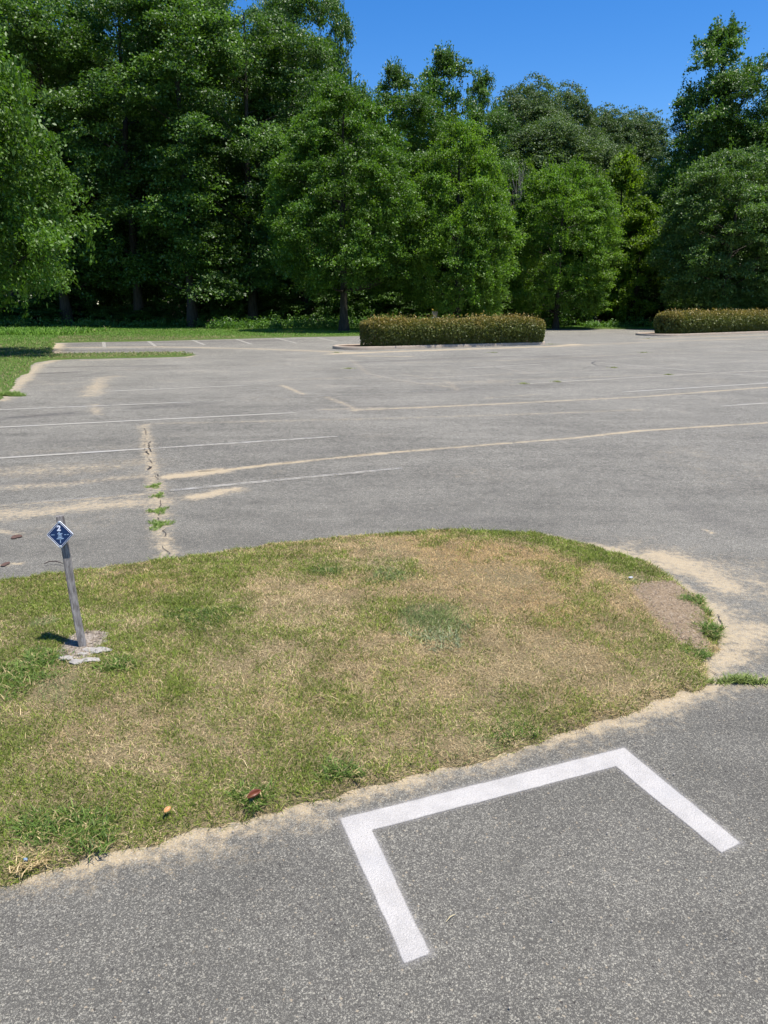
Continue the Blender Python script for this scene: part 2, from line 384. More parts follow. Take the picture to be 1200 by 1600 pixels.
def build_asphalt():
    ys = [-1.2]
    while ys[-1] < 66: ys.append(ys[-1] + .011 + .0052 * max(0, ys[-1]))
    ys = np.array(ys); us = np.linspace(-1.25, 1.35, 640)
    U, Y = np.meshgrid(us, ys); X = U * (Y + 3.2) * .82
    x = X.ravel(); y = Y.ravel(); n = len(x)
    sand = np.zeros(n); stain = np.zeros(n)
    nz = vnoise(x, y, .35, 21, 3); nz2 = vnoise(x, y, 1.3, 22, 3)
    for L, tgt in ((SAND, sand), (STAIN, stain)):
        for pts, hw, st in L:
            P = G(pts); lo = P.min(0) - hw * 2.5; hi = P.max(0) + hw * 2.5
            i = np.where((x > lo[0]) & (x < hi[0]) & (y > lo[1]) & (y < hi[1]))[0]
            if not len(i): continue
            d = dist_line(P, x[i], y[i]) / hw
            f = np.exp(-(d * (.55 + 1.0 * nz[i])) ** 2 * 1.1)
            t = f * st * (.75 + .5 * nz2[i])
            tgt[i] = np.maximum(tgt[i], t)
    i = np.where(y < 9)[0]
    d = -sdist(ISL, x[i], y[i])
    # width of the sand rim varies round the island
    lower = np.interp(y[i], [2.0, 2.6, 3.4, 4.4, 5.5], [1, 1, .8, .45, .25])
    right = np.clip((x[i] - .6) / 1.0, 0, 1)
    w = .022 + .095 * np.clip(lower, 0, 1) * (.25 + 1.1 * nz2[i]) + .05 * right
    near_low = (y[i] < at(600, 1150)[1])
    rim = np.exp(-(np.maximum(d, 0) / w * (.6 + .9 * nz[i])) ** 1.5)
    sand[i] = np.maximum(sand[i], rim * .78)
    # general dusting on the left side of the lot
    sand = np.maximum(sand, np.clip((nz2 - .62) * 1.2, 0, .2) * np.clip((y - 5) / 4, 0, 1))
    ny, nx = len(ys), len(us)
    a = (np.arange(ny - 1)[:, None] * nx + np.arange(nx - 1)[None]).ravel()
    F = np.stack([a, a + 1, a + nx + 1, a + nx], 1)
    z = (vnoise(x, y, 4.0, 30, 2) - .5) * .003
    seam = np.array([at(1098, 1043), at(1200, 1062)]); sy = seam[0][1] + (x - seam[0][0]) * (seam[1][1] - seam[0][1]) / (seam[1][0] - seam[0][0])
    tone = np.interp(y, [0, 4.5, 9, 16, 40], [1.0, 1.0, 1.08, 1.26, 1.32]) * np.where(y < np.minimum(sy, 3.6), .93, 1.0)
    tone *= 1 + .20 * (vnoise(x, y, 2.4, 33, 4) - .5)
    # tone: far grazing-light brightness painted into the colour, plus the darker near path
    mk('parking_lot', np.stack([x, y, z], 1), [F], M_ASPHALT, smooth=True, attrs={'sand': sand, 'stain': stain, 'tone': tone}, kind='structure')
build_asphalt()

def grid_surface(name, poly, step, zin, mat, edge=.08, seed=9, sdf=None):
    """a turf surface that rises out of the asphalt along an outline"""
    lo = poly.min(0) - .2; hi = poly.max(0) + .2
    xs = np.arange(lo[0], hi[0], step); ys = np.arange(lo[1], hi[1], step)
    X, Y = np.meshgrid(xs, ys); x = X.ravel(); y = Y.ravel()
    sd = (sdf or (lambda a, b: sdist(poly, a, b)))(x, y)
    z = -.03 + np.clip((sd + .03) / edge, 0, 1) * (zin + .03) + (vnoise(x, y, .25, seed, 3) - .5) * .018 * np.clip(sd / edge, 0, 1)
    nx = len(xs); a = (np.arange(len(ys) - 1)[:, None] * nx + np.arange(nx - 1)[None]).ravel()
    F = np.stack([a, a + 1, a + nx + 1, a + nx], 1)
    keep = (sd[F] > -.12).any(1); F = F[keep]
    used, inv = np.unique(F, return_inverse=True)
    return mk(name, np.stack([x, y, z], 1)[used], [inv.reshape(-1, 4)], mat, smooth=True, kind='structure')

def isl_h(x, y, sd):
    return .035 * np.clip((sd + .03) / .08, 0, 1) + .07 * np.clip(sd / 1.3, 0, 1) ** .8
# island mound, with the mown rise in its middle
def build_island():
    lo = ISL.min(0) - .2; hi = ISL.max(0) + .2; step = .03
    lo[0] = max(lo[0], -6.5)
    xs = np.arange(lo[0], hi[0], step); ys = np.arange(lo[1], hi[1], step)
    X, Y = np.meshgrid(xs, ys); x = X.ravel(); y = Y.ravel(); sd = isl_sd(x, y)
    z = np.where(sd > -.03, isl_h(x, y, sd) + (vnoise(x, y, .22, 9, 3) - .5) * .022 * np.clip(sd / .1, 0, 1) - .012, -.04)
    nx = len(xs); a = (np.arange(len(ys) - 1)[:, None] * nx + np.arange(nx - 1)[None]).ravel()
    F = np.stack([a, a + 1, a + nx + 1, a + nx], 1); F = F[(sd[F] > -.08).any(1)]
    used, inv = np.unique(F, return_inverse=True)
    mk('island_ground', np.stack([x, y, z], 1)[used], [inv.reshape(-1, 4)], M_THATCH, smooth=True, kind='structure')
build_island()
def lawn_sd(x, y): return sdist(LAWN_L, x, y) + (vnoise(x, y, 1.2, 8, 3) - .5) * .45 * np.clip(y / 30, .3, 1)
LAWN_CLIP = np.array([p for p in LAWN_L])
def build_lawn():
    lo = np.array((-40, 8.)); hi = np.array((60, 75.)); 
    xs = np.arange(lo[0], hi[0], .22); ys = np.arange(lo[1], hi[1], .22)
    X, Y = np.meshgrid(xs, ys); x = X.ravel(); y = Y.ravel(); sd = lawn_sd(x, y)
    z = -.03 + np.clip((sd + .1) / .3, 0, 1) * .09
    nx = len(xs); a = (np.arange(len(ys) - 1)[:, None] * nx + np.arange(nx - 1)[None]).ravel()
    F = np.stack([a, a + 1, a + nx + 1, a + nx], 1); F = F[(sd[F] > -.3).any(1) & (y[F] < 63).any(1)]
    used, inv = np.unique(F, return_inverse=True)
    mk('lawn', np.stack([x, y, z], 1)[used], [inv.reshape(-1, 4)], M_TURF, smooth=True, kind='structure')
build_lawn()

# ------------------------------------------------------------------ painted markings
def ribbon(name, pts, width, mat, z, seg=.25, wear=0.0, margin=.02, taper=False):
    P = np.array(pts, float); out = []
    for k in range(len(P) - 1):
        m = max(1, int(np.hypot(*(P[k + 1] - P[k])) / seg))
        for t in range(m): out.append(P[k] + (P[k + 1] - P[k]) * t / m)
    out.append(P[-1]); C = np.array(out); T = np.gradient(C, axis=0); T /= np.linalg.norm(T, axis=1)[:, None]
    N = np.stack([-T[:, 1], T[:, 0]], 1); hw = width / 2 + margin
    offs = np.array([-hw, -hw + margin * 2, 0, hw - margin * 2, hw]); V = []; E = []
    arc = np.concatenate(([0], np.cumsum(np.linalg.norm(np.diff(C, axis=0), axis=1)))); L = arc[-1]
    for o_ in offs:
        q = C + N * o_
        V.append(np.column_stack([q, np.full(len(q), z)])); E.append(np.minimum(width / 2 - abs(o_), np.minimum(arc, L - arc)))
    n = len(C); V = np.concatenate(V); E = np.concatenate(E)
    F = [(k * n + i, k * n + i + 1, (k + 1) * n + i + 1, (k + 1) * n + i) for k in range(4) for i in range(n - 1)]
    return mk(name, V, [F], mat, attrs={'edge': E, 'wear': np.full(len(V), wear)}, kind='structure')

for pts, w in LINES:
    ribbon('painted_line', G(pts), .09, M_LINE, .0055, .5, w - .05)
for a, b in (((162, 534), (163, 543)), ((232, 533.2), (243, 541.2)), ((300, 531.2), (320, 539.2)), ((368, 529.8), (393, 538)), ((430, 528), (463, 536.2)), ((496, 527.6), (527, 534.3))):
    ribbon('painted_line', G([a, b]), .16, M_LINE, .0055, .5, -.04)

def tee_frame():
    """white bracket sprayed on the asphalt: one long bar and two arms"""
    O = [at(531, 1281), at(975, 1170), at(1156, 1319), at(1127, 1334), at(962, 1199), at(581, 1299), at(672, 1492), at(632, 1507)]
    O = np.array(O); lo = O.min(0) - .05; hi = O.max(0) + .05
    xs = np.arange(lo[0], hi[0], .008); ys = np.arange(lo[1], hi[1], .008)
    X, Y = np.meshgrid(xs, ys); x = X.ravel(); y = Y.ravel()
    sd = sdist(O, x, y) + (vnoise(x, y, .06, 61, 2) - .5) * .005
    nx = len(xs); a = (np.arange(len(ys) - 1)[:, None] * nx + np.arange(nx - 1)[None]).ravel()
    F = np.stack([a, a + 1, a + nx + 1, a + nx], 1); F = F[(sd[F] > -.035).all(1)]
    used, inv = np.unique(F, return_inverse=True)
    V = np.stack([x, y, np.full(len(x), .0055)], 1)[used]
    mk('painted_tee_outline', V, [inv.reshape(-1, 4)], M_WHITE, attrs={'edge': sd[used], 'wear': np.full(len(used), .26)}, kind='structure')
tee_frame()

# tyre mark and cracks
M_TYRE = simple('tyre_rubber_mark', (0.05, 0.05, 0.05), .8)
M_CRACK = simple('crack_shadow_dirt', (0.03, 0.022, 0.017), .95)
def jag(name, pts, w, mat, z, seed, seg=.05, amp=.02, gap=0.0):
    rr = np.random.RandomState(seed); P = G(pts); out = []
    for k in range(len(P) - 1):
        m = max(2, int(np.hypot(*(P[k + 1] - P[k])) / seg))
        for t in range(m): out.append(P[k] + (P[k + 1] - P[k]) * t / m)
    out.append(P[-1]); C = np.array(out); C[1:-1] += rr.normal(0, amp, C[1:-1].shape)
    T = np.gradient(C, axis=0); T /= np.linalg.norm(T, axis=1)[:, None] + 1e-9; N = np.stack([-T[:, 1], T[:, 0]], 1)
    W = w * (.25 + 1.3 * rr.rand(len(C)))[:, None] / 2; W[0] = W[-1] = .0005
    n = len(C); V = np.concatenate([np.column_stack([C - N * W, np.full(n, z)]), np.column_stack([C + N * W, np.full(n, z)])])
    F = [(i, i + 1, n + i + 1, n + i) for i in range(n - 1) if rr.rand() > gap]
    return mk(name, V, [F], mat, kind='structure')
jag('asphalt_crack', [(226, 668), (229, 684), (224, 700), (231, 716), (240, 727), (230, 735), (243, 742), (248, 752), (243, 765), (251, 790), (248, 812), (254, 830), (262, 843), (252, 854), (262, 870)], .006, M_CRACK, .0072, 1, .06, .014, .45)
jag('asphalt_crack', [(236, 690), (232, 700), (238, 707)], .016, M_CRACK, .0085, 2, .06, .01)
jag('asphalt_crack', [(226, 704), (234, 711)], .015, M_CRACK, .0085, 3, .06, .012)
jag('asphalt_crack', [(228, 728), (237, 731), (230, 735)], .018, M_CRACK, .0085, 4, .05, .008)
jag('asphalt_crack', [(240, 739), (248, 745)], .014, M_CRACK, .0085, 5, .05, .008)
jag('asphalt_crack', [(290, 739), (318, 737), (345, 734)], .012, M_CRACK, .0085, 6, .06, .006, .15)
jag('asphalt_crack', [(345, 734), (600, 708), (900, 684), (1200, 660.5)], .008, M_CRACK, .0072, 7, .12, .010, .6)
jag('asphalt_crack', [(550, 643), (760, 634), (1000, 622), (1200, 607)], .010, M_CRACK, .0072, 8, .2, .015, .6)
jag('asphalt_crack', [(1098, 1043), (1112, 1050), (1124, 1058)], .008, M_CRACK, .0072, 9, .02, .004)
jag('asphalt_crack', [(1118, 955), (1124, 968), (1130, 985)], .007, M_CRACK, .0072, 19, .02, .004, .2)
jag('tyre_mark', [(955, 573), (932, 571), (924, 567.5), (930, 565), (952, 563.5)], .05, M_TYRE, .0068, 10, .3, .01)
for k, (a, b, w) in enumerate((((17, 841), (34, 838), .05), ((2, 884), (14, 882), .045))):   # pot holes
    c = (at(*a) + at(*b)) / 2; r0 = np.hypot(*(at(*b) - at(*a))) / 2
    th = np.linspace(0, 2 * math.pi, 15)[:-1]; rr = np.random.RandomState(70 + k)
    V = [(c[0], c[1], .008)] + [(c[0] + math.cos(t) * r0 * (.8 + .4 * rr.rand()), c[1] + math.sin(t) * w * (.8 + .4 * rr.rand()), .0085) for t in th]
    mk('pothole', V, [[(0, i + 1, (i + 1) % 14 + 1) for i in range(14)]], simple('pothole_dirt', (0.09, 0.05, 0.035), .95), kind='structure')

# ------------------------------------------------------------------ grass
def blades(name, x, y, z, L, W, lean, col, seed, label=None):
    rr = np.random.RandomState(seed); n = len(x)
    az = rr.rand(n) * 2 * math.pi; ax = rr.rand(n) * 2 * math.pi
    d = np.stack([np.cos(az), np.sin(az)], 1); s = np.stack([np.cos(ax), np.sin(ax)], 1) * (W / 2)[:, None]
    base = np.stack([x, y, z - .004], 1)
    l1 = L * .55; l2 = L * .45
    mid = base + np.column_stack([d * (np.sin(lean) * l1)[:, None], np.cos(lean) * l1])
    ln2 = np.minimum(lean + .35 + .5 * rr.rand(n), 1.62)
    tip = mid + np.column_stack([d * (np.sin(ln2) * l2)[:, None], np.cos(ln2) * l2])
    tip[:, 2] = np.maximum(tip[:, 2], z + .002)
    s3 = np.column_stack([s, np.zeros(n)])
    V = np.stack([base - s3, base + s3, mid + s3 * .85, mid - s3 * .85, tip], 1).reshape(-1, 3)
    i = np.arange(n) * 5
    Fq = np.stack([i, i + 1, i + 2, i + 3], 1); Ft = np.stack([i + 3, i + 2, i + 4], 1)
    C = np.repeat(col, 5, axis=0)
    return mk(name, V, [Fq, Ft], M_BLADE, attrs={'tint': C}, kind='stuff')

# green share, density, and warmth of the turf, sampled at pixels of the island
SMP = np.array([
 (-100, 960, .6, 1, .3), (0, 940, .62, 1, .3), (30, 990, .7, 1, .2), (60, 1020, .85, 1, .1), (20, 1080, .8, 1, .1), (60, 1140, .5, 1, .3), (20, 1170, .7, 1, .2), (110, 1180, .35, 1, .4), (0, 1250, .6, 1, .2),
 (60, 1290, .85, 1, .1), (130, 1290, .85, 1, .1), (40, 1345, .1, .8, .1), (20, 1360, .8, 1, .1), (-100, 1350, .8, 1, .2), (150, 1250, .65, 1, .2), (180, 1200, .25, .9, .2), (160, 1060, .8, 1, .1), (190, 1030, .75, 1, .2), (110, 1065, .3, .5, .3),
 (100, 920, .6, 1, .4), (200, 905, .55, 1, .5), (250, 930, .45, 1, .6), (300, 960, .75, 1, .2), (350, 975, .75, 1, .2), (400, 940, .35, 1, .4), (420, 900, .5, 1, .4), (340, 890, .62, 1, .3), (500, 895, .65, 1, .2),
 (460, 960, .25, .9, .3), (480, 1000, .25, .9, .2), (380, 1040, .5, 1, .2), (300, 1100, .5, 1, .3), (260, 1040, .5, 1, .3), (340, 1130, .55, 1, .2), (400, 1110, .45, 1, .3), (430, 1060, .3, .9, .2), (250, 1150, .4, 1, .4), (200, 1100, .5, 1, .4),
 (300, 1200, .55, 1, .3), (350, 1240, .7, 1, .2), (250, 1280, .7, 1, .2), (420, 1200, .55, 1, .3), (500, 1180, .5, 1, .3), (520, 1210, .7, 1, .2), (480, 1130, .4, 1, .4), (560, 1120, .45, 1, .3), (620, 1160, .5, 1, .4),
 (550, 1060, .3, 1, .4), (520, 980, .28, .9, .3), (540, 930, .3, 1, .5), (560, 870, .4, 1, .5), (610, 900, .6, 1, .2), (480, 870, .5, 1, .5), (640, 850, .3, 1, .7), (700, 845, .35, 1, .6), (750, 838, .85, 1, .3), (640, 838, .8, 1, .3),
 (700, 880, .16, .9, .8), (760, 870, .18, .95, .8), (720, 910, .08, .5, .8), (800, 920, .05, .35, .7), (840, 880, .22, .95, .8), (650, 940, .35, 1, .5), (680, 990, .85, 1, .0), (640, 1015, .3, 1, .3), (735, 985, .35, 1, .4), (760, 950, .3, .9, .6), (820, 960, .3, 1, .7), (780, 1010, .2, .9, .4),
 (860, 850, .85, 1, .3), (900, 865, .8, 1, .3), (950, 880, .8, 1, .2), (1010, 905, .85, 1, .2), (880, 900, .35, 1, .6), (920, 920, .4, 1, .6), (930, 960, .45, 1, .6), (880, 980, .35, 1, .7), (980, 960, .3, 1, .5), (990, 1000, .45, 1, .4), (900, 1040, .2, .9, .4), (850, 1060, .3, .9, .3),
 (950, 1030, .5, 1, .5), (1030, 1020, .6, 1, .3), (1060, 1050, .6, 1, .3), (1090, 1070, .55, 1, .2), (1000, 1080, .5, 1, .3), (940, 1090, .5, 1, .4), (880, 1110, .45, 1, .5), (800, 1130, .75, 1, .2), (740, 1120, .6, 1, .3), (700, 1080, .35, 1, .4), (640, 1060, .35, 1, .4), (600, 1020, .3, .9, .4),
 (760, 1160, .7, 1, .2), (700, 1180, .6, 1, .3), (600, 1200, .65, 1, .3), (800, 1060, .3, 1, .3), (1070, 1085, .3, .9, .3)])
BARE = smooth_poly(G([(985, 928), (1022, 914), (1062, 916), (1100, 945), (1112, 975), (1100, 1010), (1108, 1036), (1075, 1022), (1042, 994), (1008, 955)]), 2)
BARE2 = smooth_poly(G([(100, 1050), (102, 1030), (126, 1014), (163, 1011), (168, 1021), (148, 1038), (128, 1052), (112, 1056)]), 2)
def isl_params(x, y):
    P = np.array([at(a, b) for a, b in SMP[:, :2]])
    out = np.zeros((len(x), 3)); k = 20000
    for s in range(0, len(x), k):
        d2 = (x[s:s + k, None] - P[:, 0]) ** 2 + (y[s:s + k, None] - P[:, 1]) ** 2 + .004
        w = 1 / d2 ** 1.8
        out[s:s + k] = (w @ SMP[:, 2:]) / w.sum(1)[:, None]
    return out
def near_grass():
    rr = np.random.RandomState(11); N = 1250000
    lo = ISL.min(0); hi = ISL.max(0); lo[0] = max(lo[0], -5.2)
    # denser towards the viewer's edge, thinner beyond
    x = lo[0] + rr.rand(N) * (hi[0] - lo[0]); y = lo[1] - .05 + rr.rand(N) * (hi[1] - lo[1] + .1)
    u = rr.rand(N); k = u < np.clip(1.25 - (y - 2) * .14, .5, 1); x = x[k]; y = y[k]
    sd = isl_sd(x, y); k = sd > -.012 * rr.rand(len(x)) - .006; x, y, sd = x[k], y[k], sd[k]
    pr = isl_params(x, y); g = pr[:, 0]; dn = pr[:, 1]; wm = pr[:, 2]
    n1 = vnoise(x, y, .38, 41, 3); n2 = vnoise(x, y, .10, 42, 2); n3 = vnoise(x, y, .045, 43, 1)
    bare = np.clip(sdist(BARE, x, y) / .09 + .1 + (n2 - .5) * 3, 0, 1); bare2 = np.clip(sdist(BARE2, x, y) / .03 + .5 + (n2 - .5) * 1.5, 0, 1)
    for c, r in (((1078, 940), .09), ((1095, 955), .06), ((1108, 980), .13), ((1103, 1000), .09), ((1085, 1020), .08), ((1100, 968), .08)):
        p = at(*c); bare *= 1 - np.clip(1.3 - np.hypot(x - p[0], (y - p[1])) / r + (n3 - .5), 0, 1)
        g = np.maximum(g, .95 * (np.hypot(x - p[0], y - p[1]) < r))
    p = at(150, 1045); 
    dens = dn * (.7 + .6 * n2) * (1 - .97 * bare) * (1 - .94 * bare2) * np.clip((sd + .03) / .05, .35, 1)
    k = rr.rand(len(x)) < dens; x, y, sd, g, wm, n1, n2, n3 = [a[k] for a in (x, y, sd, g, wm, n1, n2, n3)]
    n = len(x); lft = np.clip((.3 - x) / 1.5, 0, 1) * .10
    gg = .345 + lft + (g - .45) * 1.15 + (n1 - .5) * .65 + (n2 - .5) * .65 + (n3 - .5) * .2
    green = rr.rand(n) < np.clip(gg * 1.0 - .08, .03, .93)
    L = np.where(green, .016 + .018 * rr.rand(n), .012 + .022 * rr.rand(n)) * (.8 + .5 * n1 + .35 * np.clip(1 - sd / .15, 0, 1)) * np.where(rr.rand(n) < .03, 1.9, 1)
    W = np.where(green, .0026, .0022) * (.75 + .6 * rr.rand(n)) * np.clip(.75 + (y - 2) * .14, .9, 1.9)
    lean = np.where(green, .25 + 1.0 * rr.rand(n), .7 + .85 * rr.rand(n))
    gA = np.array((.055, .098, .010)); gB = np.array((.26, .325, .050)); gC = np.array((.12, .165, .085))
    t = rr.rand(n)[:, None]; blue = ((np.hypot(*(np.stack([x, y]) - at(680, 992)[:, None])) < .22) | (n1 < .26))[:, None]
    cg = gA + (gB - gA) * t; cg = np.where(blue, cg * .6 + np.array((.19, .24, .13)) * .4, cg)
    cg = cg * (1 - .0) + np.array((.07, .04, 0)) * (wm * rr.rand(n))[:, None]
    sA = np.array((.70, .575, .33)); sB = np.array((.56, .37, .155)); sC = np.array((.17, .115, .06))
    u = rr.rand(n)[:, None]; w_ = np.clip(wm * 1.1 + (rr.rand(n) - .5) * .5, 0, 1)[:, None]
    cs = sA * (1 - w_) + sB * w_; cs = cs * (1 - .8 * u ** 1.5) + sC * (.8 * u ** 1.5)
    col = np.where(green[:, None], cg, cs) * ((.65 + .7 * rr.rand(n)) * (.72 + .56 * vnoise(x, y, .16, 47, 3)))[:, None]
    z = isl_h(x, y, sd) + (vnoise(x, y, .22, 9, 3) - .5) * .022 * np.clip(sd / .1, 0, 1) - .012
    o = blades('grass', x, y, z, L, W, lean, col, 12)
    tag(o, 'mown half dry grass covering the near island', 'grass')
near_grass()

def tuft_pts(cs, per, r, seed):
    rr = np.random.RandomState(seed); out = []
    for (px, py, k) in cs:
        c = at(px, py); n = int(per * k); a = rr.rand(n) * 6.283; q = r * k * np.sqrt(rr.rand(n))
        out.append(np.stack([c[0] + np.cos(a) * q, c[1] + np.sin(a) * q], 1))
    return np.concatenate(out), rr
# small weeds, each clump its own plant
def weed(px, py, r, h, n, label, dull=0.0, elong=(.95, 1.35), group='grass clumps growing in asphalt cracks'):
    c = at(px, py); rr = np.random.RandomState(int(px * 7 + py)); a = rr.rand(n) * 6.283; q = np.sqrt(rr.rand(n)) * r * (.6 + .4 * np.cos(a * 3 + px))
    x = np.cos(a) * q * elong[0]; y = np.sin(a) * q * elong[1]
    t = rr.rand(n)[:, None]; col = np.array((.12, .20, .03)) * (1 - t) + np.array((.27, .37, .09)) * t
    col = col * (1 - dull) + np.array((.30, .27, .12)) * dull
    o = blades('weed_clump', x, y, np.full(n, .004), h * (.5 + .8 * rr.rand(n)), (.3 * h ** .9 * .16 + .002) * (.7 + .6 * rr.rand(n)), .3 + 1.05 * rr.rand(n), col, int(px + py))
    del o['kind']; o.location = (c[0], c[1], 0); tag(o, label, 'weed', group)
weed(241, 760, .11, .034, 420, 'small green weed clump highest up the sandy crack')
weed(247, 775, .09, .034, 330, 'second green weed clump down the sandy crack')
weed(248, 799, .12, .034, 520, 'green weed clump in the sandy crack just above the lowest clump', elong=(1, 1.2))
weed(250, 820, .14, .034, 720, 'largest and lowest green weed clump in the sandy crack')
weed(1158, 1066, .17, .05, 700, 'low flat weed strip running right from the tip of the grass island', .25, (1.3, .25), None)
weed(265, 880, .06, .07, 160, 'upright grass clump at island edge where the sandy crack ends', 0, (1, 1), None)
for i, (a, b, r, w) in enumerate(((770, 551, .35, 'by the right part of the near hedge kerb'), (862, 538, .4, 'beside the right end of the near hedge kerb'), (526, 551, .3, 'left of the near hedge kerb end'),
                    (958, 575, .22, 'in the line near the curved tyre mark'), (818, 600, .2, 'at the left end of a long faint line right of centre'), (1045, 586, .18, 'where two faint lines meet at right'),
                    (1007, 551, .35, 'in the far lot just before the second hedge'), (545, 576, .25, 'in the lot below the near hedge kerb, left of centre'), (870, 597, .16, 'on the faint line below the curved tyre mark'),
                    (1013, 529, .45, 'at the left kerb tip of the far hedge'))):
    weed(a, b, r, .06, 160, 'tiny weed patch ' + w, .45, (1, .5), 'tiny weeds scattered on the far lot')
weed(14, 618, .55, .11, 1500, 'bright green weedy patch at the left edge of the lot', .0, (.8, .6), None)

def far_grass():
    rr = np.random.RandomState(31); N = 520000
    x = -38 + rr.rand(N) * 64; y = 9 + 54 * rr.rand(N) ** 1.1
    k = (np.abs(x) < .56 * y + 2); x, y = x[k], y[k]
    sd = lawn_sd(x, y); k = sd > 0; x, y, sd = x[k], y[k], sd[k]
    n = len(x); n1 = vnoise(x, y, 3.0, 51, 3); n2 = vnoise(x, y, .6, 52, 2)
    px = 600 + 1150 * x / (y * cp + 1.8 * sp)
    # the strip island and the verge next to the dirt are drier
    dry = np.clip(.16 + (n1 - .5) * 1.0 + .35 * (y < 44) * (px > 85) + .18 * (y < 40), 0, .9)
    dry = np.where((y > 40) & (px < 90), .02, dry); dry = np.where((y > 42.5), dry * .35, dry)
    isdry = rr.rand(n) < dry
    t = rr.rand(n)[:, None]
    cg = np.array((.070, .165, .014)) * (1 - t) + np.array((.17, .32, .035)) * t
    cs = np.array((.22, .20, .08)) * (1 - t) + np.array((.38, .32, .16)) * t
    col = np.where(isdry[:, None], cs, cg)
    tall = ((y > 44) & (y < 52) & (x < -18.5)).astype(float)
    L = (.05 + .05 * rr.rand(n)) * (1 + 3.5 * tall * (n2 > .35)); W = .008 + .0004 * y * (1 + tall)
    o = blades('lawn_grass', x, y, np.full(n, .055), L, W, .2 + 1.0 * rr.rand(n), col, 32)
    tag(o, 'short green grass of the lawn behind the parking lot', 'grass')
far_grass()

# ------------------------------------------------------------------ leaves and trees
def leaf_cards(C, D, Nn, L, W):
    """folded pointed leaves: base, two sides, tip; C centre, D long axis, Nn normal"""
    S = np.cross(D, Nn); S /= np.linalg.norm(S, axis=1)[:, None] + 1e-9
    N2 = np.cross(S, D)
    L = L[:, None]; W = W[:, None]
    b = C - D * L * .5; t = C + D * L * .5; m = C + D * L * .05 
    l = m + S * W * .5 + N2 * W * .16; r = m - S * W * .5 + N2 * W * .16
    V = np.stack([b, r, t, l], 1).reshape(-1, 3); i = np.arange(len(C)) * 4
    return V, [np.stack([i, i + 1, i + 2], 1), np.stack([i, i + 2, i + 3], 1)]
def unit(a): return a / (np.linalg.norm(a, axis=1)[:, None] + 1e-9)
def tube(path, rad, sides=7):
    P = np.array(path, float); n = len(P); T = np.gradient(P, axis=0); T = unit(T)
    up = np.tile(np.array((.13, .31, .94)), (n, 1)); flat = np.abs((T * up).sum(1)) > .95; up[flat] = (1, 0, 0)
    A = unit(np.cross(T, up)); B = np.cross(T, A); th = np.arange(sides) * 2 * math.pi / sides
    V = (P[:, None] + (A[:, None] * np.cos(th)[None, :, None] + B[:, None] * np.sin(th)[None, :, None]) * np.array(rad)[:, None, None]).reshape(-1, 3)
    i = (np.arange(n - 1)[:, None] * sides + np.arange(sides)[None]).ravel(); j = (np.arange(n - 1)[:, None] * sides + (np.arange(sides)[None] + 1) % sides).ravel()
    return V, np.stack([i, j, j + sides, i + sides], 1)
def join(parts):
    Vs, Fs, o = [], [], 0
    for V, F in parts: Vs.append(V); Fs.append(F + o); o += len(V)
    return np.concatenate(Vs), np.concatenate(Fs)

def profile(kind, t):
    if kind == 'wide_cone': return np.interp(t, [0, .1, .25, .5, .75, 1], [.86, 1, .93, .70, .42, .10])
    if kind == 'egg': return np.interp(t, [0, .08, .22, .4, .6, .8, .93, 1], [.62, .88, 1, .99, .86, .62, .38, .12])
    if kind == 'ball': return np.interp(t, [0, .1, .3, .5, .7, .88, 1], [.6, .88, 1, 1, .93, .72, .3])
    if kind == 'oval': return np.clip(np.sin(math.pi * np.clip(.24 + .76 * t, 0, 1) ** .80), 0, 1) ** .62
    if kind == 'cone': return np.clip((1 - t), 0, 1) ** .55 * np.clip(.62 + t * 3.2, 0, 1)
    if kind == 'tall': return np.clip(np.sin(math.pi * np.clip(.12 + .86 * t, 0, 1)), 0, 1) ** .42
    if kind == 'round': return np.clip(1 - (2 * t - 1) ** 2, 0, 1) ** .5
    if kind == 'bush': return np.clip(1 - t ** 2.2, 0, 1) ** .5
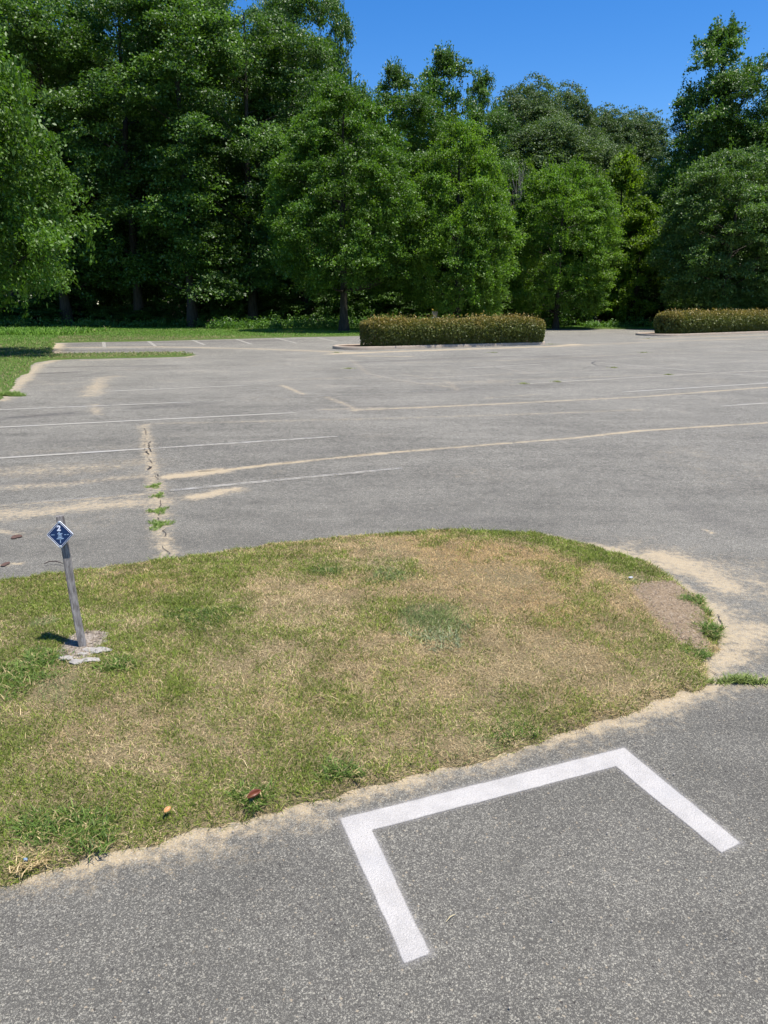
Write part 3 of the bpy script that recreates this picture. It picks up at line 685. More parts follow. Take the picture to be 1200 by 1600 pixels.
def tree_proto(seed, H, Rr, zb, shape, n_clump, r_cl, n_spray, per, leaf, spray=.55, upright=.0, trunk=.24, mat=None, solid=.55, hang=.25):
    rr = np.random.RandomState(seed)
    # clumps spread through the crown, denser towards its surface
    t = rr.rand(n_clump * 8); k = rr.rand(len(t)) < profile(shape, t) + .12; t = t[k][:n_clump]; n = len(t)
    az = rr.rand(n) * 6.283; z = zb + t * (H - zb - r_cl * .6)
    ph = rr.rand(3) * 6.28
    ir = 1.0 if shape not in ('egg', 'ball', 'round') else .4
    lobe = 1 + ir * (.13 * np.sin(az * 3 + z * .8 + ph[0]) + .10 * np.sin(az * 5 - z * 1.3 + ph[1]) + .07 * np.clip(rr.normal(size=n), -1.5, 1.5))
    q = (solid + (1 - solid) * rr.rand(n) ** .6) * lobe
    rad = np.maximum(0, Rr * profile(shape, t) * q - r_cl * .55)
    CC = np.stack([np.cos(az) * rad, np.sin(az) * rad, z], 1)
    rc = r_cl * (.6 + .8 * rr.rand(n)); ctint = rr.rand(n)
    # sprays on the shell of every clump
    ci = np.repeat(np.arange(n), n_spray); m = len(ci)
    d = unit(rr.normal(size=(m, 3)) + np.array((0, 0, .35)))
    SP = CC[ci] + d * (rc[ci] * (.35 + .65 * rr.rand(m)))[:, None] * np.array((1, 1, .62))
    SP[:, 2] = np.maximum(SP[:, 2], zb * .75 + .1)
    out = unit(SP * np.array((1, 1, 0)) + d * .6 * np.array((1, 1, 0)) + 1e-4)
    stint = rr.rand(m); ssz = spray * (.6 + .8 * rr.rand(m))
    # leaves of every spray, spread in a drooping plate
    si = np.repeat(np.arange(m), per); Lc = len(si)
    O = out[si]; Tn = np.stack([-O[:, 1], O[:, 0], np.zeros(Lc)], 1)
    a = np.clip(rr.normal(0, .62, Lc), -1.2, 1.1) * ssz[si]; b = np.clip(rr.normal(0, .50, Lc), -1, 1) * ssz[si]; c = rr.normal(0, .20, Lc) * ssz[si]
    up = (rr.rand(m) < upright)[si]
    P = SP[si] + O * a[:, None] + Tn * b[:, None]; P[:, 2] += c - hang * np.abs(a) * np.sign(a + .3)
    P = np.where(up[:, None], SP[si] + O * (b * .35)[:, None] + Tn * (c * .7)[:, None] + np.array((0, 0, 1)) * (a * 1.25)[:, None], P)
    D = unit(O * .8 + rr.normal(0, .6, (Lc, 3)) + np.array((0, 0, -.15))); D = np.where(up[:, None], unit(D + np.array((0, 0, 1.1))), D)
    Nn = unit(rr.normal(0, .55, (Lc, 3)) + np.array((0, 0, .85)) + O * .25)
    LL = leaf * (.65 + .7 * rr.rand(Lc)); V, F = leaf_cards(P, D, Nn, LL, LL * (.5 + .2 * rr.rand(Lc)))
    tx = np.clip(.25 * rr.rand(Lc) + .4 * ctint[ci][si] + .35 * stint[si], 0, 1); tb = (.72 + .5 * rr.rand(Lc)) * (.82 + .4 * rr.rand(n))[ci][si]
    A = np.repeat(np.stack([tx, tb, tb], 1), 4, axis=0)
    crown = (V, F, A)
    # trunk with root flare, running up into the crown
    zt = np.linspace(0, H * .86, 12); wob = np.cumsum(rr.normal(0, .05, (12, 2)), axis=0) * (H / 14)
    wob[:3] *= .2; path = np.column_stack([wob, zt]); f = zt / (H * .9)
    rad_t = trunk * (1 - f) ** .8 + .02 + trunk * .55 * np.exp(-zt / (.35 * trunk * 4))
    tr = tube(path, rad_t, 10)
    ls = []; idx = rr.permutation(n)[:min(n, 34)]
    for j in idx:
        c = CC[j]; r_h = np.hypot(c[0], c[1]); za = max(zb * .95, c[2] - .40 * r_h - .1); za = min(za, H * .84)
        s0 = np.array([np.interp(za, zt, path[:, 0]), np.interp(za, zt, path[:, 1]), za])
        mid = (s0 + c) / 2 + np.array((0, 0, -.04 * r_h)) + rr.normal(0, .12, 3)
        r0 = np.interp(za, zt, rad_t) * .30 + .010
        ls.append(tube([s0, s0 * .65 + mid * .35, mid, mid * .45 + c * .55, c], [r0, r0 * .8, r0 * .55, r0 * .35, .012], 5))
    Rr = float(np.percentile(np.hypot(P[:, 0], P[:, 1]), 98.5)); H = float(np.percentile(P[:, 2], 99.9))
    return dict(H=H, R=Rr, crown=crown, trunk=tr, limbs=join(ls), mat=mat)
PROTO = {}
def proto(key):
    if key in PROTO and not isinstance(PROTO[key], dict): return PROTO[key]
    return None
SPEC = dict(
    oak_a=dict(seed=1, H=14, Rr=5.2, zb=2.5, shape='egg', n_clump=380, r_cl=.78, n_spray=7, per=64, leaf=.14, spray=.46, trunk=.26, mat=M_OAK, upright=.12, solid=.72),
    oak_b=dict(seed=2, H=13.5, Rr=5.0, zb=1.2, shape='egg', n_clump=380, r_cl=.78, n_spray=7, per=64, leaf=.145, spray=.46, trunk=.24, mat=M_LIME, upright=.3, solid=.74),
    oak_c=dict(seed=3, H=12.5, Rr=5.0, zb=1.3, shape='ball', n_clump=380, r_cl=.78, n_spray=7, per=64, leaf=.14, spray=.42, trunk=.22, mat=M_LIME, upright=.25, solid=.76),
    oak_d=dict(seed=4, H=12, Rr=5.4, zb=1.3, shape='ball', n_clump=380, r_cl=.78, n_spray=7, per=64, leaf=.15, spray=.5, trunk=.24, mat=M_SAGE, upright=.08, solid=.74),
    oak_e=dict(seed=7, H=13, Rr=5.4, zb=1.5, shape='wide_cone', n_clump=420, r_cl=.7, n_spray=6, per=84, leaf=.125, spray=.5, trunk=.26, mat=M_OAK, upright=.15),
    forest_a=dict(seed=11, H=25, Rr=6.2, zb=3.0, shape='tall', n_clump=74, r_cl=1.9, n_spray=16, per=66, leaf=.205, spray=.72, trunk=.34, mat=M_FOR, solid=.45),
    forest_b=dict(seed=12, H=25, Rr=6.0, zb=4.0, shape='tall', n_clump=64, r_cl=2.1, n_spray=18, per=66, leaf=.205, spray=.75, trunk=.36, mat=M_FOR, solid=.5),
    forest_c=dict(seed=13, H=25, Rr=5.5, zb=2.5, shape='tall', n_clump=66, r_cl=1.8, n_spray=17, per=62, leaf=.20, spray=.7, trunk=.3, mat=M_FOR, solid=.4),
    spire=dict(seed=28, H=22, Rr=4.6, zb=3, shape='tall', n_clump=74, r_cl=1.2, n_spray=12, per=62, leaf=.20, spray=.6, trunk=.26, mat=M_FOR, solid=.2, upright=.4),
    pale=dict(seed=22, H=22, Rr=5.5, zb=6, shape='round', n_clump=130, r_cl=1.7, n_spray=14, per=62, leaf=.20, spray=.6, trunk=.3, mat=M_PALE, solid=.6),
    bright=dict(seed=23, H=10, Rr=3.2, zb=.8, shape='oval', n_clump=70, r_cl=.9, n_spray=10, per=40, leaf=.20, spray=.45, trunk=.14, mat=M_YEL, upright=.15),
    shrub=dict(seed=24, H=4.5, Rr=2.2, zb=.2, shape='bush', n_clump=34, r_cl=.7, n_spray=9, per=34, leaf=.17, spray=.36, trunk=.07, mat=M_FOR, solid=.4),
)
DATA = {}
def plant(key, px, top, Y, width, name, label, cat, group=None, rz=None, X=None, Ht=None):
    """a tree whose crown top is seen at (px, top) when it stands Y metres away; width = crown width in photo pixels"""
    if key not in DATA: DATA[key] = tree_proto(**SPEC[key])
    d = DATA[key]
    if X is None: X, Ht = at_depth(px, top, Y)
    sz = Ht / d['H']; sx = width / FPX * (Y * cp) / (2 * d['R'])
    o = empty(name, (X, Y, -.02), label, cat, group)
    o.rotation_euler[2] = random.Random(px * 13 + int(Y * 10)).random() * 6.283 if rz is None else rz
    o.scale = (sx, sx, sz)
    for part, mt in (('trunk', M_BARK), ('limbs', M_BARK), ('crown', d['mat'])):
        mk_ = d.get('me_' + part)
        if mk_ is None:
            if part == 'crown': V, F, A = d['crown']; ob = mk('crown', V, F, mt, o, attrs={'tint': A})
            else: V, F = d[part]; ob = mk(part, V, [F], mt, o, smooth=True)
            d['me_' + part] = ob
        else:
            ob = mk_.copy(); COL.objects.link(ob); ob.parent = o
    return o

TREES = 'trees planted along the edge of the parking lot'
plant('oak_e', -100, 78, 26.6, 470, 'broadleaf_tree', 'leafy green tree cut by the left edge of the photo, nearest of all trees', 'tree', TREES, X=-15.9, Ht=18.5)
plant('oak_a', 532, 128, 51.0, 238, 'broadleaf_tree', 'dark green oval tree with bare trunk on the lawn left of the near hedge', 'tree', TREES)
plant('oak_b', 722, 188, 52.0, 185, 'broadleaf_tree', 'green pointed oval tree standing behind the middle of the near hedge', 'tree', TREES)
plant('oak_c', 884, 254, 57.0, 180, 'broadleaf_tree', 'smaller rounded green tree in the gap between the two hedges', 'tree', TREES)
plant('oak_d', 1155, 236, 56.0, 215, 'broadleaf_tree', 'broad grey green tree behind the far hedge at right', 'tree', TREES)
plant('oak_b', 1330, 250, 58.0, 200, 'broadleaf_tree', 'green tree at the right edge of the photo behind the far hedge', 'tree', TREES)
W_ = 'trees of the wood behind the lot'
for a in (
    ('forest_a', 40, -70, 62, 290, 'forest_tree', 'tall dark tree rising behind the left edge tree'),
    ('forest_b', 165, -110, 63, 260, 'forest_tree', 'tall tree filling the top left of the photo above the end parking stalls'),
    ('forest_c', 262, -80, 60, 250, 'forest_tree', 'tall dark tree with bright low clumps left of centre in the wood edge'),
    ('forest_a', 370, -60, 62, 250, 'forest_tree', 'tall glossy leaved tree in the wood left of the lone oval tree'),
    ('forest_b', 462, -40, 65, 190, 'forest_tree', 'tall tree whose right side meets the open sky'),
    ('spire', 520, -25, 70, 100, 'forest_tree', 'narrow tall tree at the left border of the blue sky'),
    ('spire', 612, 97, 68, 120, 'forest_tree', 'pointed tree top leftmost against the sky right of the tall wood'),
    ('spire', 690, 74, 70, 150, 'forest_tree', 'ragged tree top second from left against the sky, above the near hedge'),
    ('spire', 757, 110, 72, 95, 'forest_tree', 'slim tree top against the sky just left of the round grey green crowns'),
    ('forest_c', 640, 150, 64, 190, 'forest_tree', 'dark tree between the lone oval tree and the pointed green tree'),
    ('pale', 832, 123, 78, 135, 'forest_tree', 'round grey green crown high against the sky, left of the skyline dip'),
    ('pale', 885, 135, 82, 125, 'forest_tree', 'round grey green crown with flat top right beside its taller twin'),
    ('pale', 865, 185, 72, 170, 'forest_tree', 'wide grey green crown below the two round skyline crowns'),
    ('pale', 948, 168, 86, 120, 'forest_tree', 'far dark crown left of the skyline dip'),
    ('pale', 1000, 173, 88, 115, 'forest_tree', 'far dark crown at the lowest dip of the skyline'),
    ('pale', 935, 215, 76, 130, 'forest_tree', 'grey green crown in front of the far skyline crowns'),
    ('spire', 1140, 30, 66, 165, 'forest_tree', 'tallest pointed tree on the right side against the sky'),
    ('forest_b', 1150, 105, 64, 175, 'forest_tree', 'big light green tree under the tallest pointed tree at right'),
    ('forest_c', 1232, 75, 63, 160, 'forest_tree', 'tree at the upper right edge of the photo'),
    ('forest_a', 1062, 195, 68, 120, 'forest_tree', 'dark tree left of the big trees at right'),
    ('forest_c', 770, 175, 66, 120, 'forest_tree', 'dark tree behind the right shoulder of the pointed green tree'),
    ): plant(*a, 'tree', W_)
S_ = 'young bright trees in front of the wood'
for a in (
    ('bright', 978, 236, 67, 130, 'young_tree', 'yellow green young tree between the smaller rounded tree and the broad right tree'),
    ('bright', 825, 250, 66, 75, 'young_tree', 'small light green tree with bare twigs above it'),
    ('bright', 1008, 308, 62, 125, 'young_tree', 'bright green young tree low between the two right hand planted trees'),
    ('bright', 1052, 250, 65, 90, 'young_tree', 'olive green young tree touching the broad right tree'),
    ('bright', 135, 240, 68, 90, 'young_tree', 'small sunlit tree deep in the left of the wood'),
    ('bright', 395, 300, 68, 80, 'young_tree', 'small yellow green tree seen through a gap left of the lone oval tree'),
    ): plant(*a, 'tree', S_)
rd = random.Random(77)
for i, px in enumerate(range(-60, 1300, 62)):                   # inner rows that close the wood
    for (Y, lo, hi) in ((71, 60, 130), (80, 60, 120)):
        j = px + rd.uniform(-22, 22) + (30 if Y > 75 else 0)
        sky_y = np.interp(j, [-100, 480, 545, 600, 700, 760, 800, 900, 1000, 1040, 1100, 1250], [-60, -10, 210, 210, 200, 210, 220, 240, 270, 285, 190, 120])
        plant(rd.choice(['forest_a', 'forest_b', 'forest_c']), int(j), sky_y + rd.uniform(0, 45), Y + rd.uniform(-2, 2), rd.uniform(125, 175), 'forest_tree',
              'shaded tree in the inner rows of the wood behind the front trees', 'tree', 'shaded trees of the inner wood')
for i, px in enumerate(range(-70, 1290, 32)):                   # shrubs in the shade under the wood edge
    j = px + rd.uniform(-18, 18); Y = rd.uniform(61, 67)
    plant('shrub', int(j), rd.uniform(405, 482), Y, rd.uniform(65, 115), 'understory_shrub', 'dark shrub in the shade under the wood edge', 'shrub', 'shrubs under the wood edge')

def distant_woods():
    rr = np.random.RandomState(90); n = 90000
    x = rr.uniform(-95, 95, n); y = rr.uniform(93, 112, n)
    top = 12 + 3.5 * vnoise(x, y * .2, 9, 91, 2); top = np.where(x < -10, top + 10, top); z = top * rr.rand(n) ** .8
    P = np.stack([x, y, z], 1); D = unit(rr.normal(size=(n, 3))); N = unit(rr.normal(0, .6, (n, 3)) + np.array((0, -.3, .7)))
    L = rr.uniform(.6, 1.3, n); V, F = leaf_cards(P, D, N, L, L * .65)
    A = np.repeat(np.stack([rr.rand(n)] + [.8 + .4 * rr.rand(n)] * 2, 1), 4, axis=0)
    o = mk('distant_woods', V, F, M_FOR, attrs={'tint': A}, kind='stuff'); tag(o, 'dark foliage of the wood far behind the front trees', 'woods')
distant_woods()

def undergrowth():
    """waist high weeds and seedlings along the foot of the wood"""
    rr = np.random.RandomState(95); cs = []
    for k in range(560):
        px = rr.uniform(-40, 1230); sun = 330 < px < 640
        Y = rr.uniform(54.5, 60) if sun else rr.uniform(58.5, 63)
        if px > 830 and rr.rand() < .5: continue
        X, _ = at_depth(px, 500, Y); h = rr.uniform(.4, 1.1) if sun else rr.uniform(.3, .9)
        if 60 < px < 330 and rr.rand() < .45: h *= .5
        if rr.rand() < .06: h *= 1.9
        cs.append((X, Y, h))
    cs = np.array(cs); per = 95; i = np.repeat(np.arange(len(cs)), per); n = len(i)
    a = rr.rand(n) * 6.283; q = np.sqrt(rr.rand(n)) * (.35 + .35 * cs[i, 2])
    z = cs[i, 2] * rr.rand(n) ** .75 * np.clip(1.2 - q, .3, 1)
    P = np.stack([cs[i, 0] + np.cos(a) * q, cs[i, 1] + np.sin(a) * q, z + .03], 1)
    D = unit(rr.normal(0, 1, (n, 3)) + np.array((0, 0, .3))); N = unit(rr.normal(0, .5, (n, 3)) + np.array((0, 0, .9)))
    L = rr.uniform(.10, .2, n); V, F = leaf_cards(P, D, N, L, L * .6)
    ct = rr.rand(len(cs))[i]; A = np.repeat(np.stack([.5 * rr.rand(n) + .5 * ct] + [.75 + .5 * rr.rand(n)] * 2, 1), 4, axis=0)
    o = mk('undergrowth', V, F, M_WEED, attrs={'tint': A}, kind='stuff'); tag(o, 'green weeds and seedlings along the foot of the wood', 'undergrowth')
undergrowth()

def dead_tree():
    rr = np.random.RandomState(66); X, Ht = at_depth(816, 232, 64.5); o = empty('dead_tree', (X, 64.5, 0), 'leafless grey twiggy tree top poking out above the small light green tree', 'tree')
    V, F = tube([(0, 0, 0), (.1, 0, Ht * .4), (-.05, .1, Ht * .72)], [.14, .11, .07], 8); mk('trunk', V, [F], M_BARKG, o, smooth=True)
    parts = []
    for k in range(46):
        a = rr.rand() * 6.28; z0 = Ht * rr.uniform(.55, .75); L = rr.uniform(.2, .27) * Ht * .75; sp_ = rr.uniform(.05, .5)
        p0 = np.array((0, 0, z0)); d = np.array((math.cos(a) * sp_, math.sin(a) * sp_, 1)); pm = p0 + d * L * .5 + rr.normal(0, .08, 3); p1 = pm + (d + rr.normal(0, .12, 3)) * L * .6
        parts.append(tube([p0, pm, p1], [.035, .022, .01], 4))
    V, F = join(parts); mk('branches', V, [F], M_BARKG, o, smooth=True)
dead_tree()

# ------------------------------------------------------------------ hedges and their kerbed islands
def stadium(A, B, r, n=14, z=0):
    A = np.array(A, float); B = np.array(B, float); d = (B - A) / np.linalg.norm(B - A); a0 = math.atan2(d[1], d[0]); P = []
    for k in range(n + 1): t = a0 - math.pi / 2 + math.pi * k / n; P.append(B + r * np.array((math.cos(t), math.sin(t))))
    for k in range(n + 1): t = a0 + math.pi / 2 + math.pi * k / n; P.append(A + r * np.array((math.cos(t), math.sin(t))))
    return np.array(P)
def kerb_island(A, B, r, name='kerb'):
    o_ = stadium(A, B, r); o2 = stadium(A, B, r - .015); i_ = stadium(A, B, r - .17); n = len(o_)
    def ringz(P, z): return np.column_stack([P, np.full(n, z)])
    V = np.concatenate([ringz(o_, -.03), ringz(o_, .10), ringz(o2, .125), ringz(i_, .125), ringz(i_, .02)])
    F = [(k * n + i, k * n + (i + 1) % n, (k + 1) * n + (i + 1) % n, (k + 1) * n + i) for k in range(4) for i in range(n)]
    mk('kerb', V, [F], M_KERB, kind='structure')
    V = np.concatenate([ringz(i_, .09), [[*((np.array(A) + B) / 2), .12]]]); F = [(i, (i + 1) % n, n) for i in range(n)]
    mk('planting_bed', V, [F], M_MULCH, kind='structure')
def hedge(A, B, half_w, h, label, seed, n=60000, leaf=.075):
    rr = np.random.RandomState(seed); A = np.array(A, float); B = np.array(B, float); L = np.linalg.norm(B - A); d = (B - A) / L; ang = math.atan2(d[1], d[0])
    o = empty('hedge', (*((A + B) / 2), .10), label, 'hedge', 'clipped hedges on the kerbed islands', ang)
    hl = L / 2
    okk = None
    # superellipse shell
    u = rr.uniform(-hl - half_w, hl + half_w, n * 3); side = rr.rand(n * 3); 
    v = rr.uniform(-half_w, half_w, n * 3); z = rr.rand(n * 3) ** .85 * h
    q = np.abs(rr.normal(0, .10, n * 3))
    f = side < .42; z = np.where(f, h - q, z)
    hwz = half_w * (.80 + .20 * np.clip(z / h * 2.2, 0, 1)) * (1 - .32 * np.clip((z / h - .72) / .28, 0, 1) ** 2)
    ex = np.clip(np.abs(u) - hl, 0, None); lim = np.sqrt(np.clip(hwz ** 2 - (ex * hwz / half_w) ** 2, 0, None))
    bumpy = 1 + .17 * (vnoise(u, z * 2 + v * 3, .55, seed, 3) - .5) * 2
    s = np.where(rr.rand(n * 3) < .5, -1, 1)
    v = np.where(f, v, s * (lim * bumpy - q)); okk = (np.abs(v) <= lim * 1.1) & (ex < half_w)
    # round ends
    z = np.where(f, z * (1 + .09 * (vnoise(u, v, .5, seed + 1, 3) - .5) * 2), z)
    z = z * (1 - .17 * np.clip(np.abs(v) / half_w, 0, 1) ** 3 * (z / h) - .16 * (ex / half_w) ** 2 * (z / h) + .05 * (vnoise(u, u * 0, 1.4, seed + 7, 2) - .5) * 2)
    P = np.stack([u, v, z], 1)[okk][:n]; m = len(P)
    tips = rr.rand(m) < .06; P[:, 2] += np.where(tips & (P[:, 2] > h * .9), rr.rand(m) ** 2 * .22, 0)
    D = unit(rr.normal(0, .8, (m, 3)) + np.array((0, 0, .7)) + np.stack([0 * P[:, 0], np.sign(P[:, 1]) * .4, 0 * P[:, 0]], 1)); N = unit(rr.normal(0, .7, (m, 3)) + np.array((0, 0, .5)) + np.stack([0 * P[:, 0], P[:, 1] / half_w * .5, 0 * P[:, 0]], 1))
    Ls = leaf * (.6 + .8 * rr.rand(m)); V, F = leaf_cards(P, D, N, Ls, Ls * .55)
    warm = np.clip((P[:, 2] / h - .62) * 1.9 + rr.normal(0, .2, m) + .5 * (vnoise(P[:, 0], P[:, 1], .7, seed + 2, 2) - .5), 0, 1) * np.where(rr.rand(m) < .85, 1, .3)
    tb = .7 + .6 * rr.rand(m); mk('foliage', V, F, M_HEDGE, o, attrs={'tint': np.repeat(np.stack([warm, tb, tb], 1), 4, axis=0)})
    parts = []
    for k in range(int(L * 9)):
        x0 = rr.uniform(-hl - half_w * .6, hl + half_w * .6); y0 = rr.uniform(-.35, .35)
        for _ in range(4):
            e = (x0 + rr.normal(0, .25), y0 + rr.normal(0, .3), h * rr.uniform(.6, .92)); mm = ((x0 + e[0]) / 2 + rr.normal(0, .04), (y0 * 1.3 + e[1]) / 2, h * .35)
            parts.append(tube([(x0, y0, -.05), mm, e], [.016, .011, .005], 4))
    V, F = join(parts); mk('stems', V, [F], M_BARK, o)
    return o
k0 = at(538, 547.5); k1 = at(853, 538.5); dd = (k1 - k0) / np.linalg.norm(k1 - k0); nn = np.array((-dd[1], dd[0]))
KA = k0 + dd * 1.15 + nn * 1.05; KB = k1 - dd * .7 + nn * 1.05
kerb_island(KA, KB, 1.15)
h0 = at(562, 543, .1); h1 = at(852, 535.5, .1)
dh = (h1 - h0) / np.linalg.norm(h1 - h0); nh = np.array((-dh[1], dh[0]))
hedge(h0 + dh * 1.2 + nh * .75, h1 - dh * .5 + nh * .75, .80, 1.10, 'long clipped hedge with reddish tips on the nearer kerbed island, fully in view', 301, 76000, .085)
k0 = at(1019, 526.5); k1 = at(1200, 520); dd = (k1 - k0) / np.linalg.norm(k1 - k0); nn = np.array((-dd[1], dd[0]))
k1 = k0 + dd * 22
kerb_island(k0 + dd * 2.4 + nn * 1.3, k1 + nn * 1.3, 1.4)
h0 = at(1030, 523.5, .1)
hedge(h0 + dd * 2.3 + nn * .95, h0 + dd * 20 + nn * .95, .97, 1.24, 'clipped hedge on the farther kerbed island, cut by the right edge of the photo', 302, 110000, .115)

# ------------------------------------------------------------------ small things
def box_bm(bm, c, s, M=None, bev=0):
    r = bmesh.ops.create_cube(bm, size=1); vs = r['verts']
    bmesh.ops.scale(bm, vec=s, verts=vs); bmesh.ops.translate(bm, vec=c, verts=vs)
    if bev: 
        es = list({e for v in vs for e in v.link_edges}); bmesh.ops.bevel(bm, geom=es, offset=bev, segments=2, affect='EDGES')
    if M is not None: bm.transform(M)

def wood_mat():
    s = NT('weathered_wood'); p = s.objc()
    n = s.noise(s.mapv(p, (90, 90, 5)), 1, 5, .7, .3); n2 = s.noise(s.mapv(p, (240, 240, 7)), 1, 3, .6)
    col = s.mix(s.ramp(n, .32, .68), (0.115, 0.10, 0.088), (0.33, 0.305, 0.28)); col = s.mix(s.ramp(n2, .55, .7), col, (0.07, 0.06, 0.052))
    s.bump(n, .8, .002); return s.bs(Base_Color=col, Roughness=.88)
def tee_sign():
    base = at(130, 1012, .082); z0 = .082
    top_h = .72
    # the post leans a little to the left and away
    xt, zt = at_depth(92.5, 806, base[1] + .06)
    o = empty('tee_sign', (base[0], base[1], z0), 'weathered wooden stake with a blue diamond sign, leaning left on the grass', 'sign')
    tip = Vector((xt - base[0], .06, zt - z0)); Lp = tip.length
    q = tip.to_track_quat('Z', 'Y').to_matrix().to_4x4() @ Matrix.Rotation(R(-26 + 0), 4, 'Z')
    bm = bmesh.new(); box_bm(bm, (0, 0, Lp / 2 - .05), (.038, .036, Lp + .10), bev=.0025)
    bmesh.ops.subdivide_edges(bm, edges=[e for e in bm.edges if e.calc_length() > .3], cuts=24)
    for v in bm.verts: v.co.x += .003 * math.sin(v.co.z * 7); v.co.y += .002 * math.sin(v.co.z * 11 + 1)
    bm.transform(q); post = from_bm('post', bm, wood_mat(), o)
    # the panel, in its own frame: x right, y up, z towards the viewer
    c = tip * ((Lp - .094) / Lp)
    fz = Vector((-.10, -1, .22)).normalized(); fy = (tip.normalized() - fz * tip.normalized().dot(fz)).normalized(); fx = fy.cross(fz)
    B = Matrix((fx, fy, fz)).transposed().to_4x4(); B = Matrix.Translation(c + fz * .027 + fx * .004) @ B @ Matrix.Rotation(R(-3), 4, 'Z')
    h = .069
    mb = simple('sign_blue_enamel', (0.005, 0.022, 0.085), .35, var=.1, scale=60, bump=.02); mw = simple('sign_white', (0.75, 0.78, 0.84), .4, var=.05, bump=.02)
    mi = simple('sign_icon_pale_blue', (0.30, 0.41, 0.55), .4, var=.1, bump=.02); mz = simple('zinc_screw', (0.6, 0.62, 0.64), .3, .8)
    def poly(pts, z, t, mat, name, parent, bev=0):
        bm = bmesh.new(); vs = [bm.verts.new((x, y, z)) for x, y in pts]; f = bm.faces.new(vs); f.normal_update()
        if f.normal.z < 0: f.normal_flip()
        r = bmesh.ops.extrude_face_region(bm, geom=[f]); bmesh.ops.translate(bm, vec=(0, 0, t), verts=[v for v in r['geom'] if isinstance(v, bmesh.types.BMVert)])
        bmesh.ops.recalc_face_normals(bm, faces=bm.faces[:]); bm.transform(B); return from_bm(name, bm, mat, parent)
    def diamond(r, cr=.007, n=4):
        P = []
        for k in range(4):
            a = math.pi / 2 * k; u = Vector((math.cos(a), math.sin(a))); v = Vector((-u.y, u.x)); cc = u * (r - cr * 1.414)
            for j in range(n + 1): t = a - math.pi / 4 + math.pi / 2 * j / n; P.append((cc.x + cr * math.cos(t), cc.y + cr * math.sin(t)))
        return P
    panel = poly(diamond(h), 0, .004, mb, 'sign_panel', o)
    # pale outer edge and inner white line as thin frames
    def frame(r0, r1, z, t, name):
        A_, B_ = diamond(r0), diamond(r1, .005); n = len(A_); V = []
        for zz in (z, z + t): V += [(x, y, zz) for x, y in A_] + [(x, y, zz) for x, y in B_]
        F = [];
        for i in range(n):
            j = (i + 1) % n; F += [(2 * n + i, 2 * n + j, 3 * n + j, 3 * n + i), (i, n + i, n + j, j), (i, j, 2 * n + j, 2 * n + i), (n + i, 3 * n + i, 3 * n + j, n + j)]
        V = [tuple(B @ Vector(p)) for p in V]; mk(name, V, [F], mw, panel)
    frame(.0707, .0690, -.0006, .0056, 'edge_trim'); frame(.0625, .0603, .0042, .0006, 'border_line')
    # the number 2
    cu = bpy.data.curves.new('number_text', 'FONT'); cu.body = '2'; cu.size = .036; cu.align_x = 'CENTER'; cu.extrude = .0003; cu.offset = .0016
    to = bpy.data.objects.new('number_text', cu); COL.objects.link(to); bpy.context.view_layer.update()
    me = bpy.data.meshes.new_from_object(to.evaluated_get(bpy.context.evaluated_depsgraph_get())); bpy.data.objects.remove(to)
    me.transform(B @ Matrix.Translation((-.004, .020, .0050)) @ Matrix.Scale(1.1, 4, (1, 0, 0))); me.materials.clear(); me.materials.append(mw)
    no = bpy.data.objects.new('number', me); COL.objects.link(no); no.parent = panel
    # the basket emblem: flag, band, chains, tray, pole
    bm = bmesh.new()
    def bx(x, y, w, hh, rot=0):
        r = bmesh.ops.create_cube(bm, size=1)['verts']; bmesh.ops.scale(bm, vec=(w, hh, .0006), verts=r)
        bmesh.ops.rotate(bm, matrix=Matrix.Rotation(rot, 3, 'Z'), verts=r); bmesh.ops.translate(bm, vec=(x, y, .0047 + .00002 * len(bm.verts) / 8), verts=r)
    bx(-.004, .0115, .009, .005, .2); bx(0, .004, .026, .005)
    for k in range(-3, 4): bx(k * .0028, -.0065, .0013, .018, k * .12)
    bx(0, -.0155, .017, .005); bx(-.0135, -.0200, .010, .0045, .5); bx(.0135, -.0195, .012, .0045, -.1); bx(0, -.022, .024, .003); bx(.001, -.034, .004, .017)
    bm.transform(B); from_bm('basket_emblem', bm, mi, panel)
    bm = bmesh.new()
    for x, w in ((-.043, .008), (-.035, .006), (-.0295, .003), (.028, .010), (.039, .004), (.0445, .006)): bx(x, -.001, w, .0032)
    bm.transform(B); from_bm('small_lettering', bm, mi, panel)
    for s in (1, -1):
        bm = bmesh.new(); bmesh.ops.create_cone(bm, segments=14, radius1=.0062, radius2=.0045, depth=.003, cap_ends=True); bmesh.ops.translate(bm, vec=(0, s * .0605, .0065), verts=bm.verts)
        bm.transform(B); from_bm('screw', bm, mz, o)
tee_sign()

def surf(px, py):
    z = .05
    for _ in range(4):
        c = at(px, py, z); sd = isl_sd(c[:1], c[1:]); z = float((isl_h(c[:1], c[1:], np.maximum(sd, -.02)) + (vnoise(c[:1], c[1:], .22, 9, 3) - .5) * .022 * np.clip(sd / .1, 0, 1))[0]) - .012
    return np.array((c[0], c[1], z))
def rock(name, c, s, seed, mat, label, cat, group=None, z=.05, flat=.3):
    rr = np.random.RandomState(seed); bm = bmesh.new(); bmesh.ops.create_icosphere(bm, subdivisions=3, radius=1)
    ks = rr.normal(size=(9, 3)); ks /= np.linalg.norm(ks, axis=1)[:, None]; kd = rr.uniform(.55, .85, 9)
    for v in bm.verts:
        p = np.array(v.co)
        for k, dd_ in zip(ks, kd):
            e = p @ k - dd_
            if e > 0: p = p - k * e
        p = p * (1 + .05 * rr.normal()); v.co = Vector((p[0] * s[0], p[1] * s[1], p[2] * s[2]))
    o = from_bm(name, bm, mat); o.location = (c[0], c[1], z + c[2]); o.rotation_euler[2] = rr.rand() * .6 - .3
    return tag(o, label, cat, group)
